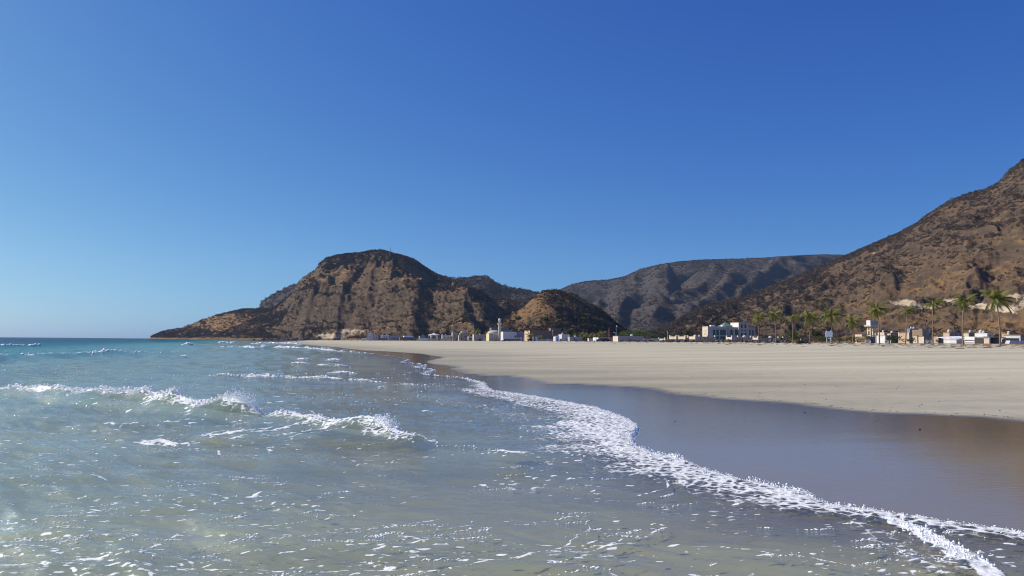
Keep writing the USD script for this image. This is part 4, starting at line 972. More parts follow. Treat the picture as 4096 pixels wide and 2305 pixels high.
# the hotel
d_ = 436
h = House('hotel', 'large two-storey stone hotel with green-framed windows and pyramid roof', 'hotel', 2810, 2832, 2908, 1307, d_, 12, 'beige', depth=None, parapet=.5)
h.box('end_wall', 'cream', -.06, -.004, 0, h.M, 0, h.H - .35); h.box('cornice', 'beige', -.3, h.L, -.3, -.005, h.H - 1.5, h.H - 1.2)
k1 = h.along(3008, h.r); h.box('right_wing', 'pinkish', h.L, k1, .6, 14, -1, h.H - .15)
ax, _ = h.loc(2933, 1300, h.r); bx_, _ = h.loc(2994, 1300, h.r); zt = at(2954, 1291, d_)[2] - h.g; kx, _ = h.loc(2954, 1300, h.r)
h.box('tower', 'pinkish', kx, bx_, -.4, 9, -1, zt); h.box('tower_end', 'white', kx - .08, kx - .005, -.4, 9.0, h.H + .1, zt - .1); h.box('tower_parapet', 'tan', kx - .15, bx_ + .15, -.55, 9.1, zt, zt + .3)
# rounded bay at the right end
bx2, _ = h.loc(3008, 1300, h.r); MB().lathe([(3.6, -1), (3.6, h.H - .5), (3.75, h.H - .5), (3.75, h.H - .1), (0, h.H - .1)], bx2 + .2, 4.2, 18).put('bay', MAT['pinkish'], h.t, smooth=False)
# green pyramid roof
ax, _ = h.loc(2900, 1300, h.r); cx, _ = h.loc(2922, 1300, h.r); bx_, _ = h.loc(2944, 1300, h.r); za = at(2922, 1288.5, d_)[2] - h.g
w = (bx_ - ax) / 2; zb = h.H + .4
MB().box(cx - w * .85, cx + w * .85, 3, 3 + 1.7 * w, h.H - .3, zb).put('roof_lantern', MAT['beige'], h.t)
put('pyramid_roof', [(cx - w, 3 - .15 * w, zb), (cx + w, 3 - .15 * w, zb), (cx + w, 3 + 1.85 * w, zb), (cx - w, 3 + 1.85 * w, zb), (cx, 3 + .85 * w, za)], [(0, 1, 4), (1, 2, 4), (2, 3, 4), (3, 0, 4), (0, 3, 2), (0, 2, 1)], MAT['green'], h.t)
for xl, xr in ((2852, 2861), (2865.5, 2875), (2881, 2891), (2892.5, 2902.5)): h.window(xl, 1319, xr, 1340, mat='window_green', proud=.12)
for xl, xr in ((2865.5, 2875), (2881, 2891), (2892.5, 2902.5)): h.window(xl, 1345.5, xr, 1362, mat='window_green', proud=.12)
class Sub:  # the same for the wing and the tower, which stand at other depths
    pass
def wing_window(xl, yt, xr, yb, off, mat='window_green'):
    a, z1 = h.loc(xl, yt, h.r); b_, z0 = h.loc(xr, yb, h.r)
    q = MB().box(a, b_, off - .12, off, z1 - .15, z1).box(a, a + .15, off - .12, off, z0, z1 - .15).box(b_ - .15, b_, off - .12, off, z0, z1 - .15)
    f = q.put('window', MAT[mat], h.t); MB().box(a + .15, b_ - .15, off - .03, off - .002, z0, z1 - .15).put('pane', glass_mat, f)
for xl, xr in ((2924, 2933), (2942.5, 2952)): wing_window(xl, 1319, xr, 1340, .6)
for xl, xr in ((2963, 2969.5), (2977, 2983.5)):
    wing_window(xl, 1298, xr, 1312.5, -.4); wing_window(xl, 1319, xr, 1324, -.4); wing_window(xl, 1331.5, xr, 1346, -.4)
for xl, xr in ((3000, 3004.5), (3012, 3016)): wing_window(xl, 1321, xr, 1341, .55)
for k in range(3): h.window(2816.5 + k * 4.6, 1320, 2819.6 + k * 4.6, 1339, left=True, mat='window_green')
for k, f in enumerate((.25, .85)): h.box('roof_unit', 'white', h.L * f, h.L * f + 2.2, 2, 4, h.H - .2, h.H + .9)
# long dark wall before the hotel
o = at(2664, 1366, 372); t = thing('boundary_wall', 'long dark stone wall running in front of the cream bungalows', 'wall', (o[0], o[1], gz(o[0], o[1])), math.radians(-13))
L = 44.0
MB().box(0, L, 0, .4, -.8, 1.15).put('panel', MAT['dark_grey'], t); MB().box(-.05, L + .05, -.06, .46, 1.15, 1.25).put('coping', MAT['concrete'], t)

# ------------------------------------------------------------------ right part of the village, behind the palms
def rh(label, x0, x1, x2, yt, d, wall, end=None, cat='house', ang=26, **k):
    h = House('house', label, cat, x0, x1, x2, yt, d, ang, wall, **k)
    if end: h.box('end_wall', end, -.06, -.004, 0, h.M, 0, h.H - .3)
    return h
h = rh('low cream wall house left of the water tower', 3421, 3448, 3462, 1338, 318, 'tan', 'cream'); h.window(3451, 1342, 3456, 1347)
h = rh('brown house with a dark archway under the water tower', 3462, 3468, 3502, 1347, 283, 'brown'); h.arch(3480, 1358, 3490, 1370, mat='wood'); h.window(3472, 1353, 3476, 1358)
h = rh('bright white low house beside the small palm and water tower', 3500, 3515, 3530, 1342, 300, 'tan', 'white')
h = rh('white walled house behind the seventh palm trunk', 3520, 3541, 3560, 1342, 288, 'tan', 'white'); h.window(3546, 1348, 3551, 1354)
h = rh('cream house with slatted parapet behind the white walls', 3512, 3537, 3552, 1329, 316, 'tan', 'cream'); h.box('slat', 'brown', h.L * .2, h.L * .3, -.05, 0, h.H - 1.5, h.H - .4); h.tank(.6, .5)
h = rh('small peach cube house standing alone above the dark bush', 3550, 3563, 3592, 1333, 312, 'brown', 'peach'); h.window(3572, 1338, 3578, 1344); h.tank(.4, .5, .5, .7)
h = rh('broad brown house with a cream framed left end', 3594, 3637, 3692, 1330.5, 300, 'brown', 'peach'); h.box('frame', 'cream', -.16, -.06, -.02, .6, 0, h.H); h.box('frame', 'cream', -.16, -.06, h.M - .6, h.M, 0, h.H); h.window(3603, 1337, 3612, 1345, left=True); h.window(3650, 1337, 3657, 1345); h.tank(.7, .4)
h = rh('blue-grey house front with pale edges behind the ninth palm', 3626, 3640, 3676, 1315.5, 330, 'slate', 'slate'); h.window(3648, 1321, 3655, 1328, mat='pale_blue'); h.window(3662, 1321, 3668, 1328, mat='pale_blue'); h.tank(.3, .4); h.tank(.6, .4)
h = rh('darker blue-grey house with a pale corner strip beside the other', 3676, 3688, 3717, 1316, 326, 'slate', 'slate'); h.box('corner_strip', 'pale_blue', h.L * .25, h.L * .34, -.06, 0, 0, h.H); h.window(3690, 1322, 3694, 1330)
h = rh('narrow bright cream house right of the dark bush', 3652, 3669, 3674, 1342, 266, 'brown', 'cream', ang=30)
h = rh('brown house with a white end panel and white dishes', 3673, 3696, 3730, 1345, 272, 'brown', 'cream'); h.box('roof_room', 'brown', h.L * .45, h.L * .98, 2, 6, h.H - .3, h.H + 2.2); h.window(3702, 1352, 3708, 1359); h.window(3716, 1352, 3722, 1359)
h = rh('tan house with a dark recess right of the ninth palm', 3735, 3752, 3774, 1346, 262, 'brown', 'tan'); h.door(3757, 1352, 3764, 1366, pane=MAT['dark']); h.box('eave', 'tan', -.2, h.L + .3, -.8, 0, h.H - .35, h.H - .2)
h = rh('peach two-storey house above the white sloping canopy', 3774, 3798, 3851, 1330, 280, 'brown', 'peach'); h.tank(.1, .3, .5, .8); h.window(3812, 1336, 3818, 1343); h.window(3832, 1336, 3838, 1343)
h = rh('low white house with a row of small openings below the canopy', 3775, 3826, 3852, 1359.5, 236, 'dull_white', 'white', ang=28)
for k in range(5): h.window(3779 + k * 8.6, 1368, 3783.5 + k * 8.6, 1373, left=True, mat='white')
h = rh('tan house with a small brown door left of the tenth palm', 3803, 3837, 3858, 1345.5, 252, 'beige', 'tan'); h.door(3827, 1352, 3831, 1359, left=True); h.window(3808, 1352, 3814, 1358, left=True)
o = at(3790, 1352, 244); t = thing('canopy', 'white sloping canopy roof on posts behind the low white house', 'canopy', (o[0], o[1], gz(o[0], o[1])), math.radians(20)); zc = at(3790, 1350, 244)[2] - gz(o[0], o[1])
put('sheet', [(-1, -2, zc - .5), (8, -2, zc - .1), (8, 3, zc + .5), (-1, 3, zc + .1), (-1, -2, zc - .62), (8, -2, zc - .22), (8, 3, zc + .38), (-1, 3, zc - .02)], [(0, 1, 2, 3), (7, 6, 5, 4), (0, 4, 5, 1), (1, 5, 6, 2), (2, 6, 7, 3), (3, 7, 4, 0)], MAT['white'], t)
for x in (-.7, 7.6):
    for y in (-1.7, 2.6): MB().tube([(x, y, -.3), (x, y, zc - .1)], .07, 6).put('post', MAT['metal'], t)
h = rh('cream upper house behind the white arched villa', 3855, 3875, 3908, 1331, 262, 'brown', 'cream'); h.arch(3885, 1338, 3891, 1346); h.tank(.5, .5)
# white villa
h = rh('white villa front with three arched windows and a stepped cornice', 3860, 3898, 3909, 1348, 236, 'white', 'white', ang=29)
for a, b_ in ((3865, 3872), (3875, 3882), (3884, 3896)): h.arch(a, 1356, b_, 1366, left=True, mat='dull_white')
h.box('cornice', 'white', -.35, -.06, -.2, h.M + .2, h.H - .9, h.H - .65); h.box('lower_cornice', 'white', -.22, -.06, -.1, h.M + .1, h.H - 1.5, h.H - 1.35); h.door(3900, 1358, 3907, 1372, pane=MAT['dark'])
h = rh('second wing of the white villa with two arched windows', 3908, 3933, 3948, 1347, 231, 'dull_white', 'white', ang=29)
for a, b_ in ((3911, 3918), (3921, 3928)): h.arch(a, 1356, b_, 1366, left=True, mat='dull_white')
h.box('cornice', 'white', -.35, -.06, -.2, h.M + .2, h.H - .9, h.H - .65)
h = rh('white upper storey block rising behind the white villa', 3905, 3930, 3940, 1332.5, 250, 'dull_white', 'white', ang=29); h.tank(.3, .4, .5, .8)
h = rh('smaller white upper block with a bluish shaded side', 3938, 3949, 3976, 1333.5, 247, 'dull_white', 'white', ang=26); h.tank(.4, .5, .4, .6); h.window(3957, 1338, 3963, 1345)
h = rh('cream wall house beside the dark carport', 3936, 3957, 3962, 1353, 224, 'tan', 'cream', ang=30)
o = at(3960, 1372, 226); gg = gz(o[0], o[1]); t = thing('carport', 'dark open carport left of the last palm trunk', 'carport', (o[0], o[1], gg), math.radians(18)); zc = at(3960, 1349, 226)[2] - gg
MB().box(0, 6.0, 0, 5, zc - .25, zc).put('roof', MAT['dark_grey'], t); MB().box(0, 6.0, 4.8, 5, -.5, zc - .25).put('back_wall', MAT['dark'], t); MB().box(5.6, 6.0, 0, 4.8, -.5, zc - .25).put('side_wall', MAT['dark'], t); MB().box(0, .25, 0, 4.8, -.5, zc - .25).put('side_wall', MAT['dark'], t)
h = rh('peach roofed house with a round white lamp right of the last palm', 4008, 4038, 4078, 1334, 240, 'brown', 'peach'); h.window(4016, 1340, 4021, 1346, left=True, mat='red'); h.window(4048, 1340, 4054, 1347); h.tank(.0, .1, .35, .5)
h = rh('low brown walled house right of the last palm', 4000, 4008, 4076, 1353, 226, 'brown', 'tan', depth=6); h.box('eave', 'cream', -.3, h.L * .95, -.5, 0, h.H - .3, h.H - .1); h.window(4040, 1358, 4046, 1365)
h = rh('brown house at the right edge of the view', 4070, 4082, 4140, 1340, 232, 'brown', 'dull_white'); h.window(4090, 1352, 4098, 1362)
o = at(4035, 1373, 206); t = thing('stone_stack', 'low pale stack of slabs on the ground right of the last palm', 'slabs', (o[0], o[1], gz(o[0], o[1])), math.radians(10))
for k in range(3): MB().box(k * .2, 5.2 - k * .3, 0, 1.4, -.2 + k * .38 if k else -.3, .16 + k * .38).put('slab', MAT['dull_white'], t)

# water tower
d_ = 292; ang = 26
h = House('water_tower', 'pale concrete water tower with a box tank on four legs', 'water tower', 3467, 3481.5, 3517, 1281.5, d_, ang, 'pinkish', parapet=0, zbase=at(3481, 1300, d_)[2])
h.box('tank_end', 'white', -.06, -.004, 0, h.M, .05, h.H)
gg = gz(h.P[0], h.P[1]) - h.g
h.box('slab', 'cream', -.5, h.L + .5, -.5, h.M + .5, -.55, -.004)
for x in (.1, h.L * .62):
    for y in (.1, h.M - .5): h.box('leg', 'cream', x, x + .4, y, y + .4, gg - .5, -.55)
for z in (-2.2, -4.0): h.box('brace', 'cream', .15, .45, .5, h.M - .5, z, z + .3); h.box('brace', 'cream', .5, h.L * .62, .15, .42, z + .01, z + .28)
# ------------------------------------------------------------------ trees and palms
leaf_nodes = lambda col, tr: {'o': ('geometry', {}), 'r': ('rgb_ramp', {'ramp': [(0, np.array(col) * .6), (.5, col), (1, np.array(col) * 1.5)]}), 'd': ('principled_bsdf', {'roughness': .55, 'specular_ior_level': .35}),
                              't': ('translucent_bsdf', {'color': tuple(np.array(col) * tr)}), 'm': ('mix_closure', {'fac': .42})}
def leaf_mat(name, col, tr=1.6):
    return M(name, leaf_nodes(col, tr), [('o.random_per_island', 'r.fac'), ('r.color', 'd.base_color'), ('d.BSDF', 'm.closure1'), ('t.BSDF', 'm.closure2')], surface='m.closure')
frond_mat, dry_frond, tree_mat, tree_dark, tree_olive = leaf_mat('palm_frond', (.185, .195, .042), 1.8), leaf_mat('dry_frond', (.20, .13, .07)), leaf_mat('tree_leaves', (.058, .098, .018)), leaf_mat('dark_leaves', (.035, .06, .018)), leaf_mat('olive_leaves', (.085, .098, .030))
tree_bright = leaf_mat('bright_leaves', (.085, .135, .022))
bark = plain('palm_bark', (.23, .165, .11), .9, .3, 4.0)
twig = plain('tree_bark', (.10, .075, .05), .9, .3, 3.0)

def frond(az, el, L, droop, r, wind, wide=.85):
    n = 13
    t = np.linspace(0, 1, n)
    e = el - droop * t ** 1.5
    st = L / (n - 1)
    a = az + (0 - az) * 0
    dx, dy, dz = np.cos(e) * math.cos(a) + wind * t * .9, np.cos(e) * math.sin(a), np.sin(e)
    ln = np.sqrt(dx ** 2 + dy ** 2 + dz ** 2)
    p = np.cumsum(np.stack([dx / ln, dy / ln, dz / ln], 1) * st, 0); p -= p[0]
    q = MB().tube(p, np.linspace(.05, .012, n), 3, cap=False)
    tg = np.gradient(p, axis=0); tg /= np.linalg.norm(tg, axis=1, keepdims=True)
    side = np.cross(tg, [0, 0, 1.0]); side /= np.linalg.norm(side, axis=1, keepdims=True) + 1e-9
    v = []
    for k in range(1, n):
        for f in (0, .5):
            c = p[k - 1] + (p[k] - p[k - 1]) * f; tt = (k - 1 + f) / (n - 1)
            ll = wide * L / 3.2 * (math.sin(math.pi * min(1, .12 + .88 * tt) ** .8) * .9 + .18) * (.85 + .3 * r.rand())
            for s_ in (-1, 1):
                d = side[k] * s_ * (.75 + .2 * r.rand()) + tg[k] * .65 + np.array([wind * .5, 0, -.55 - .35 * r.rand()])
                d /= np.linalg.norm(d)
                w = tg[k] * .085 * L / 3
                v += [c - w, c + w, c + d * ll]
    return q.add(v, np.arange(len(v)).reshape(-1, 3))

def palm(label, foot, crown, top_y, d, seed, n=18, group=None, spread=1.0, trunk=True, name='palm_tree', wind=.45, cat='palm'):
    r = np.random.RandomState(seed)
    o = np.array(at(foot[0], foot[1], d)); g = gz(o[0], o[1]); o[2] = g
    c = np.array(at(crown[0], crown[1], d)) - o
    tp = np.array(at(crown[0], top_y, d)) - o
    H = c[2]
    t = thing(name, label, cat, o, 0, group)
    k = np.linspace(0, 1, 14); bend = (r.rand() - .5) * .05 * H
    pts = np.stack([c[0] * k ** 1.3 + bend * np.sin(np.pi * k), .3 * np.sin(k * 2) * (r.rand() - .5), -.4 + (H + .4) * k], 1)
    R0_ = .085 + .0045 * H
    MB().tube(pts, R0_ * (1.35 - .75 * k ** .4 + .04 * np.sin(k * 60)) + .02, 9).put('trunk', bark, t, smooth=True)
    MB().lathe([(.12, H - .5), (.22, H - .25), (.30, H + .1), (.22, H + .5), (.05, H + .75)], c[0], 0, 8).put('crown_shaft', plain('shaft', (.20, .17, .06)) if 'shaft' not in _one else _one['shaft'], t, smooth=True)
    L = max(1.2, (tp[2] - H) * 1.12) * spread * (.92 + .16 * r.rand())
    base = np.array([c[0], 0, H + .25])
    for i in range(n):
        az = i * 2.399 + r.rand() * .5
        u = (i + .5) / n
        el = 1.40 - 1.95 * u ** .85 + .2 * r.randn()
        m_ = frond(az, el, L * (.82 + .3 * r.rand()), 1.0 + .7 * r.rand(), r, wind * (.6 + .8 * r.rand()))
        m_.v = [x + base for x in m_.v]
        m_.put('frond', frond_mat, t)
    for i in range(r.randint(1, 4)):
        m_ = frond(r.rand() * 6.28, -.9 - .5 * r.rand(), L * .7, .6, r, .15, .4); m_.v = [x + base - [0, 0, .3] for x in m_.v]
        f = m_.put('dry_frond', dry_frond, t); tag(f, label='dead brown frond hanging by the trunk')
_one = {'shaft': plain('palm_shaft', (.20, .17, .06))}

P_list = [((3035, 1373.5), (3033, 1271.6), 1233, 230, 'short straight palm, leftmost of the tall beach palms'),
          ((3104, 1373.5), (3098, 1259), 1213, 218, 'palm with dead fronds hanging on its trunk, second of the row'),
          ((3172, 1371.6), (3174, 1270.6), 1235, 208, 'small-crowned palm in front of the left green bush'),
          ((3241, 1371.6), (3237, 1274.5), 1220, 198, 'wind-swept palm standing left of the white board'),
          ((3326, 1373), (3324, 1265), 1206.6, 188, 'palm rising directly behind the white board'),
          ((3410, 1373), (3408.6, 1292), 1240, 180, 'shortest palm of the row with drooping dead fronds'),
          ((3517, 1373), (3508.6, 1242.8), 1187, 170, 'tall palm beside the water tower, trunk leaning left'),
          ((3620, 1374), (3627.6, 1249), 1210, 162, 'slim palm leaning right in front of the dark round bush'),
          ((3731, 1374), (3732, 1222), 1178.6, 155, 'thin straight palm right of the blue-grey houses'),
          ((3852, 1372.5), (3858, 1212.5), 1153, 147, 'tall palm leaning right beside the white villa'),
          ((4000, 1372.5), (3987, 1203.6), 1133, 140, 'tallest palm of the row, rightmost, beside the dark carport')]
for k, (f, c, ty, d, lab) in enumerate(P_list):
    palm(lab, f, c, ty, d, 400 + k, group='tall palms along the beach edge', n=(15, 18, 14, 19, 17, 16, 20, 15, 17, 20, 19)[k], wind=(.35, .75, .5, .9, .45, .8, .6, .7, .35, .65, .8)[k])
small = [((1808, 1360), (1806, 1352), 1342, 628, 'tiny palm before the turreted grey house'), ((1845, 1358), (1844, 1340), 1329, 566, 'thin dark palm before the pinkish house'),
         ((1883, 1350), (1884, 1340), 1326, 585, 'small palm behind the white gatehouse'), ((1905, 1340), (1907, 1328), 1312, 600, 'bushy palm behind the beige house, tallest of its cluster'), ((1916, 1340), (1917, 1331), 1321, 598, 'right palm of the cluster behind the beige house'),
         ((1948, 1340), (1949, 1332), 1322, 596, 'palm just left of the mosque dome'), ((2118, 1363), (2118, 1345), 1325, 470, 'palm before the peach end of the brown building'), ((2158, 1362), (2160, 1348), 1334, 466, 'palm before the brown windowless building, right one'),
         ((2242, 1362), (2241, 1345), 1334, 468, 'palm between the brown building and white cube house'), ((2297, 1352), (2297, 1343), 1334, 470, 'low palm behind the low pale house'),
         ((2326, 1360), (2326, 1340), 1326, 428, 'leftmost of the dense banana-like palms'), ((2341, 1362), (2342, 1341), 1327, 424, 'second of the dense banana-like palms'), ((2356, 1358), (2358, 1344), 1330, 430, 'third of the dense banana-like palms'),
         ((2382, 1352), (2384, 1342), 1327, 436, 'palm behind the bright white end wall'), ((2399, 1352), (2400, 1342), 1328, 438, 'palm behind the low house beside the tallest of the grove'), ((2412, 1352), (2412, 1338), 1320, 440, 'tallest of the palms behind the bright-ended house'),
         ((3466, 1366), (3466, 1349), 1336, 276, 'dark small palm below the water tower'), ((3160, 1366), (3159, 1350), 1338, 300, 'small palm at the left edge of the green bush')]
for k, (f, c, ty, d, lab) in enumerate(small):
    palm(lab, f, c, ty, d, 500 + k, n=13, name='small_palm', spread=1.15, wind=.2)

def tree(label, x, yt, yb, hw, d, mat, seed, name='tree', cat='tree', squash=1.0, n=900):
    r = np.random.RandomState(seed)
    o = np.array(at(x, yb, d)); g = gz(o[0], o[1])
    H = at(x, yt, d)[2] - g; R = hw / FPX * d
    t = thing(name, label, cat, (o[0], o[1], g))
    low = .12 if cat == 'bush' else .32
    pts = [(0, 0, -.3), (.08 * R, 0, H * .25), (.02 * R, .05 * R, H * .6)]
    tr_ = MB().tube(pts, [.05 * H, .035 * H, .015 * H], 7)
    for k in range(6):
        a = r.rand() * 6.28; e = .5 + .4 * r.rand()
        tr_.tube([(.05 * R, 0, H * (.2 + .05 * k)), (R * .5 * e * math.cos(a), R * .5 * e * math.sin(a), H * (.5 + .06 * k))], [.022 * H, .008 * H], 5)
    tr_.put('trunk', twig, t)
    nl = 11
    c = np.stack([(r.rand(nl) - .5) * 1.35 * R, (r.rand(nl) - .5) * 1.35 * R, H * (low + .18 + (.74 - low) * r.rand(nl))], 1)
    c[:, 2] = np.minimum(c[:, 2], H * (.93 - .45 * (np.hypot(c[:, 0], c[:, 1]) / (R * .95)) ** 2))
    rad = np.stack([R * (.26 + .2 * r.rand(nl)), R * (.26 + .2 * r.rand(nl)), H * (.13 + .10 * r.rand(nl)) * squash], 1)
    k = r.randint(0, nl, n)
    u = r.randn(n, 3); u /= np.linalg.norm(u, axis=1, keepdims=True)
    p = c[k] + u * rad[k] * (.55 + .5 * r.rand(n, 1))
    p[:, 2] = np.clip(p[:, 2], .05 * H, H)
    s_ = .028 * (H + R) * (.6 + .8 * r.rand(n, 1))
    a, b_ = r.randn(n, 3), r.randn(n, 3)
    a = a / np.linalg.norm(a, axis=1, keepdims=True) * s_; b_ = b_ / np.linalg.norm(b_, axis=1, keepdims=True) * s_ * .7
    v = np.stack([p - a, p + b_, p + a, p - b_], 1).reshape(-1, 3)
    put('crown', v, np.arange(len(v)).reshape(-1, 4), mat, t)

T = [('broad bright green tree behind the long low house, left half', 2512, 1323, 1362, 40, 424, tree_bright), ('broad bright green tree behind the long low house, right half', 2560, 1318, 1362, 38, 428, tree_bright),
     ('dark olive tree beside the brown building and white cube house', 2278, 1313, 1352, 15, 480, tree_olive), ('small tree right of the dark olive one', 2296, 1326, 1352, 12, 478, tree_dark),
     ('green tree left of the flagpole, smaller one', 2613, 1335, 1364, 16, 440, tree_mat), ('large dark green tree behind the flagpole', 2650, 1327, 1364, 30, 442, tree_dark),
     ('green tree between the flagpole and the hotel', 2750, 1318, 1364, 26, 450, tree_olive), ('low green tree left of the hotel tree', 2706, 1333, 1364, 20, 446, tree_mat), ('tree touching the left end of the hotel', 2796, 1335, 1364, 16, 452, tree_olive),
     ('green treetop behind the right bungalow', 3068, 1341, 1364, 18, 392, tree_dark)]
for k, (lab, x, yt, yb, hw, d, mt) in enumerate(T): tree(lab, x, yt, yb, hw, d, mt, 600 + k)
B = [('tall green bush behind the third palm', 3168, 1322, 1371, 30, 262, tree_mat), ('dark green bush behind the third palm trunk, lower one', 3196, 1340, 1371, 22, 250, tree_dark), ('green treetop left of the white board', 3262, 1313, 1366, 20, 290, tree_mat),
     ('wide green bush between two palms left of the white board', 3274, 1342, 1371, 34, 246, tree_olive), ('low green hedge right of the white board', 3356, 1350, 1369, 32, 244, tree_mat), ('olive thicket around the shortest palm', 3428, 1347, 1373, 34, 214, tree_olive),
     ('large dark round bush left of the leaning slim palm', 3572, 1341, 1372, 46, 214, tree_dark), ('grey-green bush right of the leaning slim palm', 3645, 1350, 1373, 24, 206, tree_olive), ('small green bush by the brown recess house', 3752, 1358, 1373, 9, 206, tree_mat),
     ('low scrub at the foot of the white gatehouse', 1872, 1357, 1365, 20, 556, tree_olive), ('small bush on the rubble left of the compound wall', 2577, 1360, 1368, 8, 372, tree_olive), ('dark bush at the far right of the bungalow row', 3125, 1350, 1369, 10, 300, tree_dark)]
for k, (lab, x, yt, yb, hw, d, mt) in enumerate(B): tree(lab, x, yt, yb, hw, d, mt, 700 + k, 'bush', 'bush', 1.2, 800)
G = [('green bush low on the small hill, left one', 2075, 1280), ('green bush in the middle of the small hill', 2182, 1285), ('green bush on the small hill face, right one', 2330, 1283), ('green bush near the foot of the small hill', 2345, 1270)]
x_, y_, z_, PX_, PY_, T_, _, _ = SC['village_hill']
for k, (lab, px, py) in enumerate(G):
    i = np.argmin((PX_ - px) ** 2 + (PY_ - py) ** 2 + (T_ > 1) * 1e9); o = (x_.ravel()[i], y_.ravel()[i], z_.ravel()[i] - .4)
    t = thing('hillside_bush', lab, 'bush', o); r = np.random.RandomState(800 + k); n = 240
    u = r.randn(n, 3); u /= np.linalg.norm(u, axis=1, keepdims=True); p = u * [2.6, 2.6, 1.9] * (.5 + .5 * r.rand(n, 1)) + [0, 0, 1.6]
    a, b_ = r.randn(n, 3) * .35, r.randn(n, 3) * .3
    put('crown', np.stack([p - a, p + b_, p + a, p - b_], 1).reshape(-1, 3), np.arange(4 * n).reshape(-1, 4), tree_mat, t); MB().tube([(0, 0, -.5), (.1, 0, 2)], [.2, .08], 6).put('trunk', twig, t)

# ------------------------------------------------------------------ masts, lamps, boards and other small things
def pole(name, label, cat, x, yt, yb, d, w=.09, mat='metal'):
    o = at(x, yb, d); g = gz(o[0], o[1]); H = at(x, yt, d)[2] - g
    t = thing(name, label, cat, (o[0], o[1], g)); MB().tube([(0, 0, -.3), (0, 0, H * .5), (0, 0, H)], [w * 1.3, w, w * .7], 7).put('pole', MAT[mat], t)
    return t, H
t, H = pole('street_lamp', 'tall curved-arm street lamp above the cluster of small palms', 'street lamp', 1895, 1300, 1355, 590, .13)
MB().tube([(0, 0, H - .1), (-.3, 0, H + .6), (-1.2, 0, H + 1.1), (-2.6, 0, H + 1.3)], [.1, .09, .07, .06], 6).put('arm', MAT['metal'], t); MB().box(-3.3, -2.4, -.18, .18, H + 1.2, H + 1.42).put('head', MAT['dull_white'], t)
t, H = pole('utility_pole', 'thin wooden pole before the brown windowless building', 'pole', 2134, 1297, 1364, 474, .13, 'wood'); MB().box(-.6, .6, -.06, .06, H - .6, H - .45).put('crossarm', MAT['wood'], t)
t, H = pole('utility_pole', 'short post standing on the beach soil in front of the wall', 'pole', 2192, 1352, 1366, 430, .1, 'dull_white'); MB().box(-.2, .2, -.05, .05, H - .3, H - .1).put('crossarm', MAT['metal'], t)
t, H = pole('lamp_post', 'slim lamp post with a round head above the green tree', 'lamp post', 2467, 1308, 1362, 420, .1); MB().lathe([(0, H), (.3, H + .1), (.36, H + .35), (.2, H + .6), (0, H + .66)], 0, 0, 8).put('globe', MAT['white'], t, smooth=True)
t, H = pole('street_lamp', 'hook-shaped street lamp on the roof line near the lattice mast', 'street lamp', 2463, 1336, 1362, 414, .09); MB().tube([(0, 0, H), (-.2, 0, H + .7), (-.8, 0, H + .9), (-1.2, 0, H + .5)], [.09, .09, .09, .08], 6).put('arm', MAT['white'], t)
# flagpole
t, H = pole('flagpole', 'white flagpole with a small red and white flag', 'flagpole', 2669, 1324, 1364, 405, .1, 'white')
for k, mt in enumerate(('white', 'red')): put('flag_stripe', [(.1, 0, H - 3.2 - k * 1.0), (.55, .25, H - 3.5 - k * 1.0), (.5, .25, H - 4.4 - k * 1.0), (.1, 0, H - 4.2 - k * 1.0)], [(0, 1, 2, 3)], MAT[mt], t)
def lattice(name, label, base, H, w, mat, arms=()):
    t = thing(name, label, 'mast', base)
    for k in range(3):
        a = k * 2.094; MB().tube([(w * math.cos(a), w * math.sin(a), -1), (w * .55 * math.cos(a), w * .55 * math.sin(a), H)], .05 * w + .05, 5).put('leg', MAT[mat], t)
    q = MB(); n = max(5, int(H / 1.2))
    for i in range(n):
        f, f2 = i / n, (i + 1) / n; s1, s2 = w * (1 - .45 * f), w * (1 - .45 * f2)
        for k in range(3):
            a, b_ = k * 2.094, (k + 1) * 2.094; q.tube([(s1 * math.cos(a), s1 * math.sin(a), H * f), (s2 * math.cos(b_), s2 * math.sin(b_), H * f2)], .03 * w + .03, 4)
    q.put('bracing', MAT[mat], t)
    for (z, l) in arms: MB().box(-l, l, -.06, .06, z - .06, z + .06).put('arm', MAT[mat], t)
    MB().tube([(0, 0, H - .5), (0, 0, H + H * .12)], .05 * w + .03, 5).put('aerial', MAT[mat], t)
o = at(2437, 1365, 416); g = gz(o[0], o[1]); Hm = at(2437, 1309, 416)[2] - g
lattice('radio_mast', 'rusty red lattice mast beside the long low house', (o[0], o[1], g), Hm - .8, .55, 'rust', [(Hm * .62, 1.1), (Hm * .48, 1.3), (Hm * .75, .7)])
x_, y_, z_, PX_, PY_, T_, _, _ = SC['headland_hill']
i = np.argmin((PX_ - 1562) ** 2 + ((T_ - 1) * 900) ** 2)
o = (x_.ravel()[i], y_.ravel()[i], z_.ravel()[i]); Hm = at(1562, 985, o[1])[2] - o[2]
lattice('hilltop_mast', 'thin grey radio mast on top of the headland hill', o, Hm * .9, 1.0, 'dark_grey')
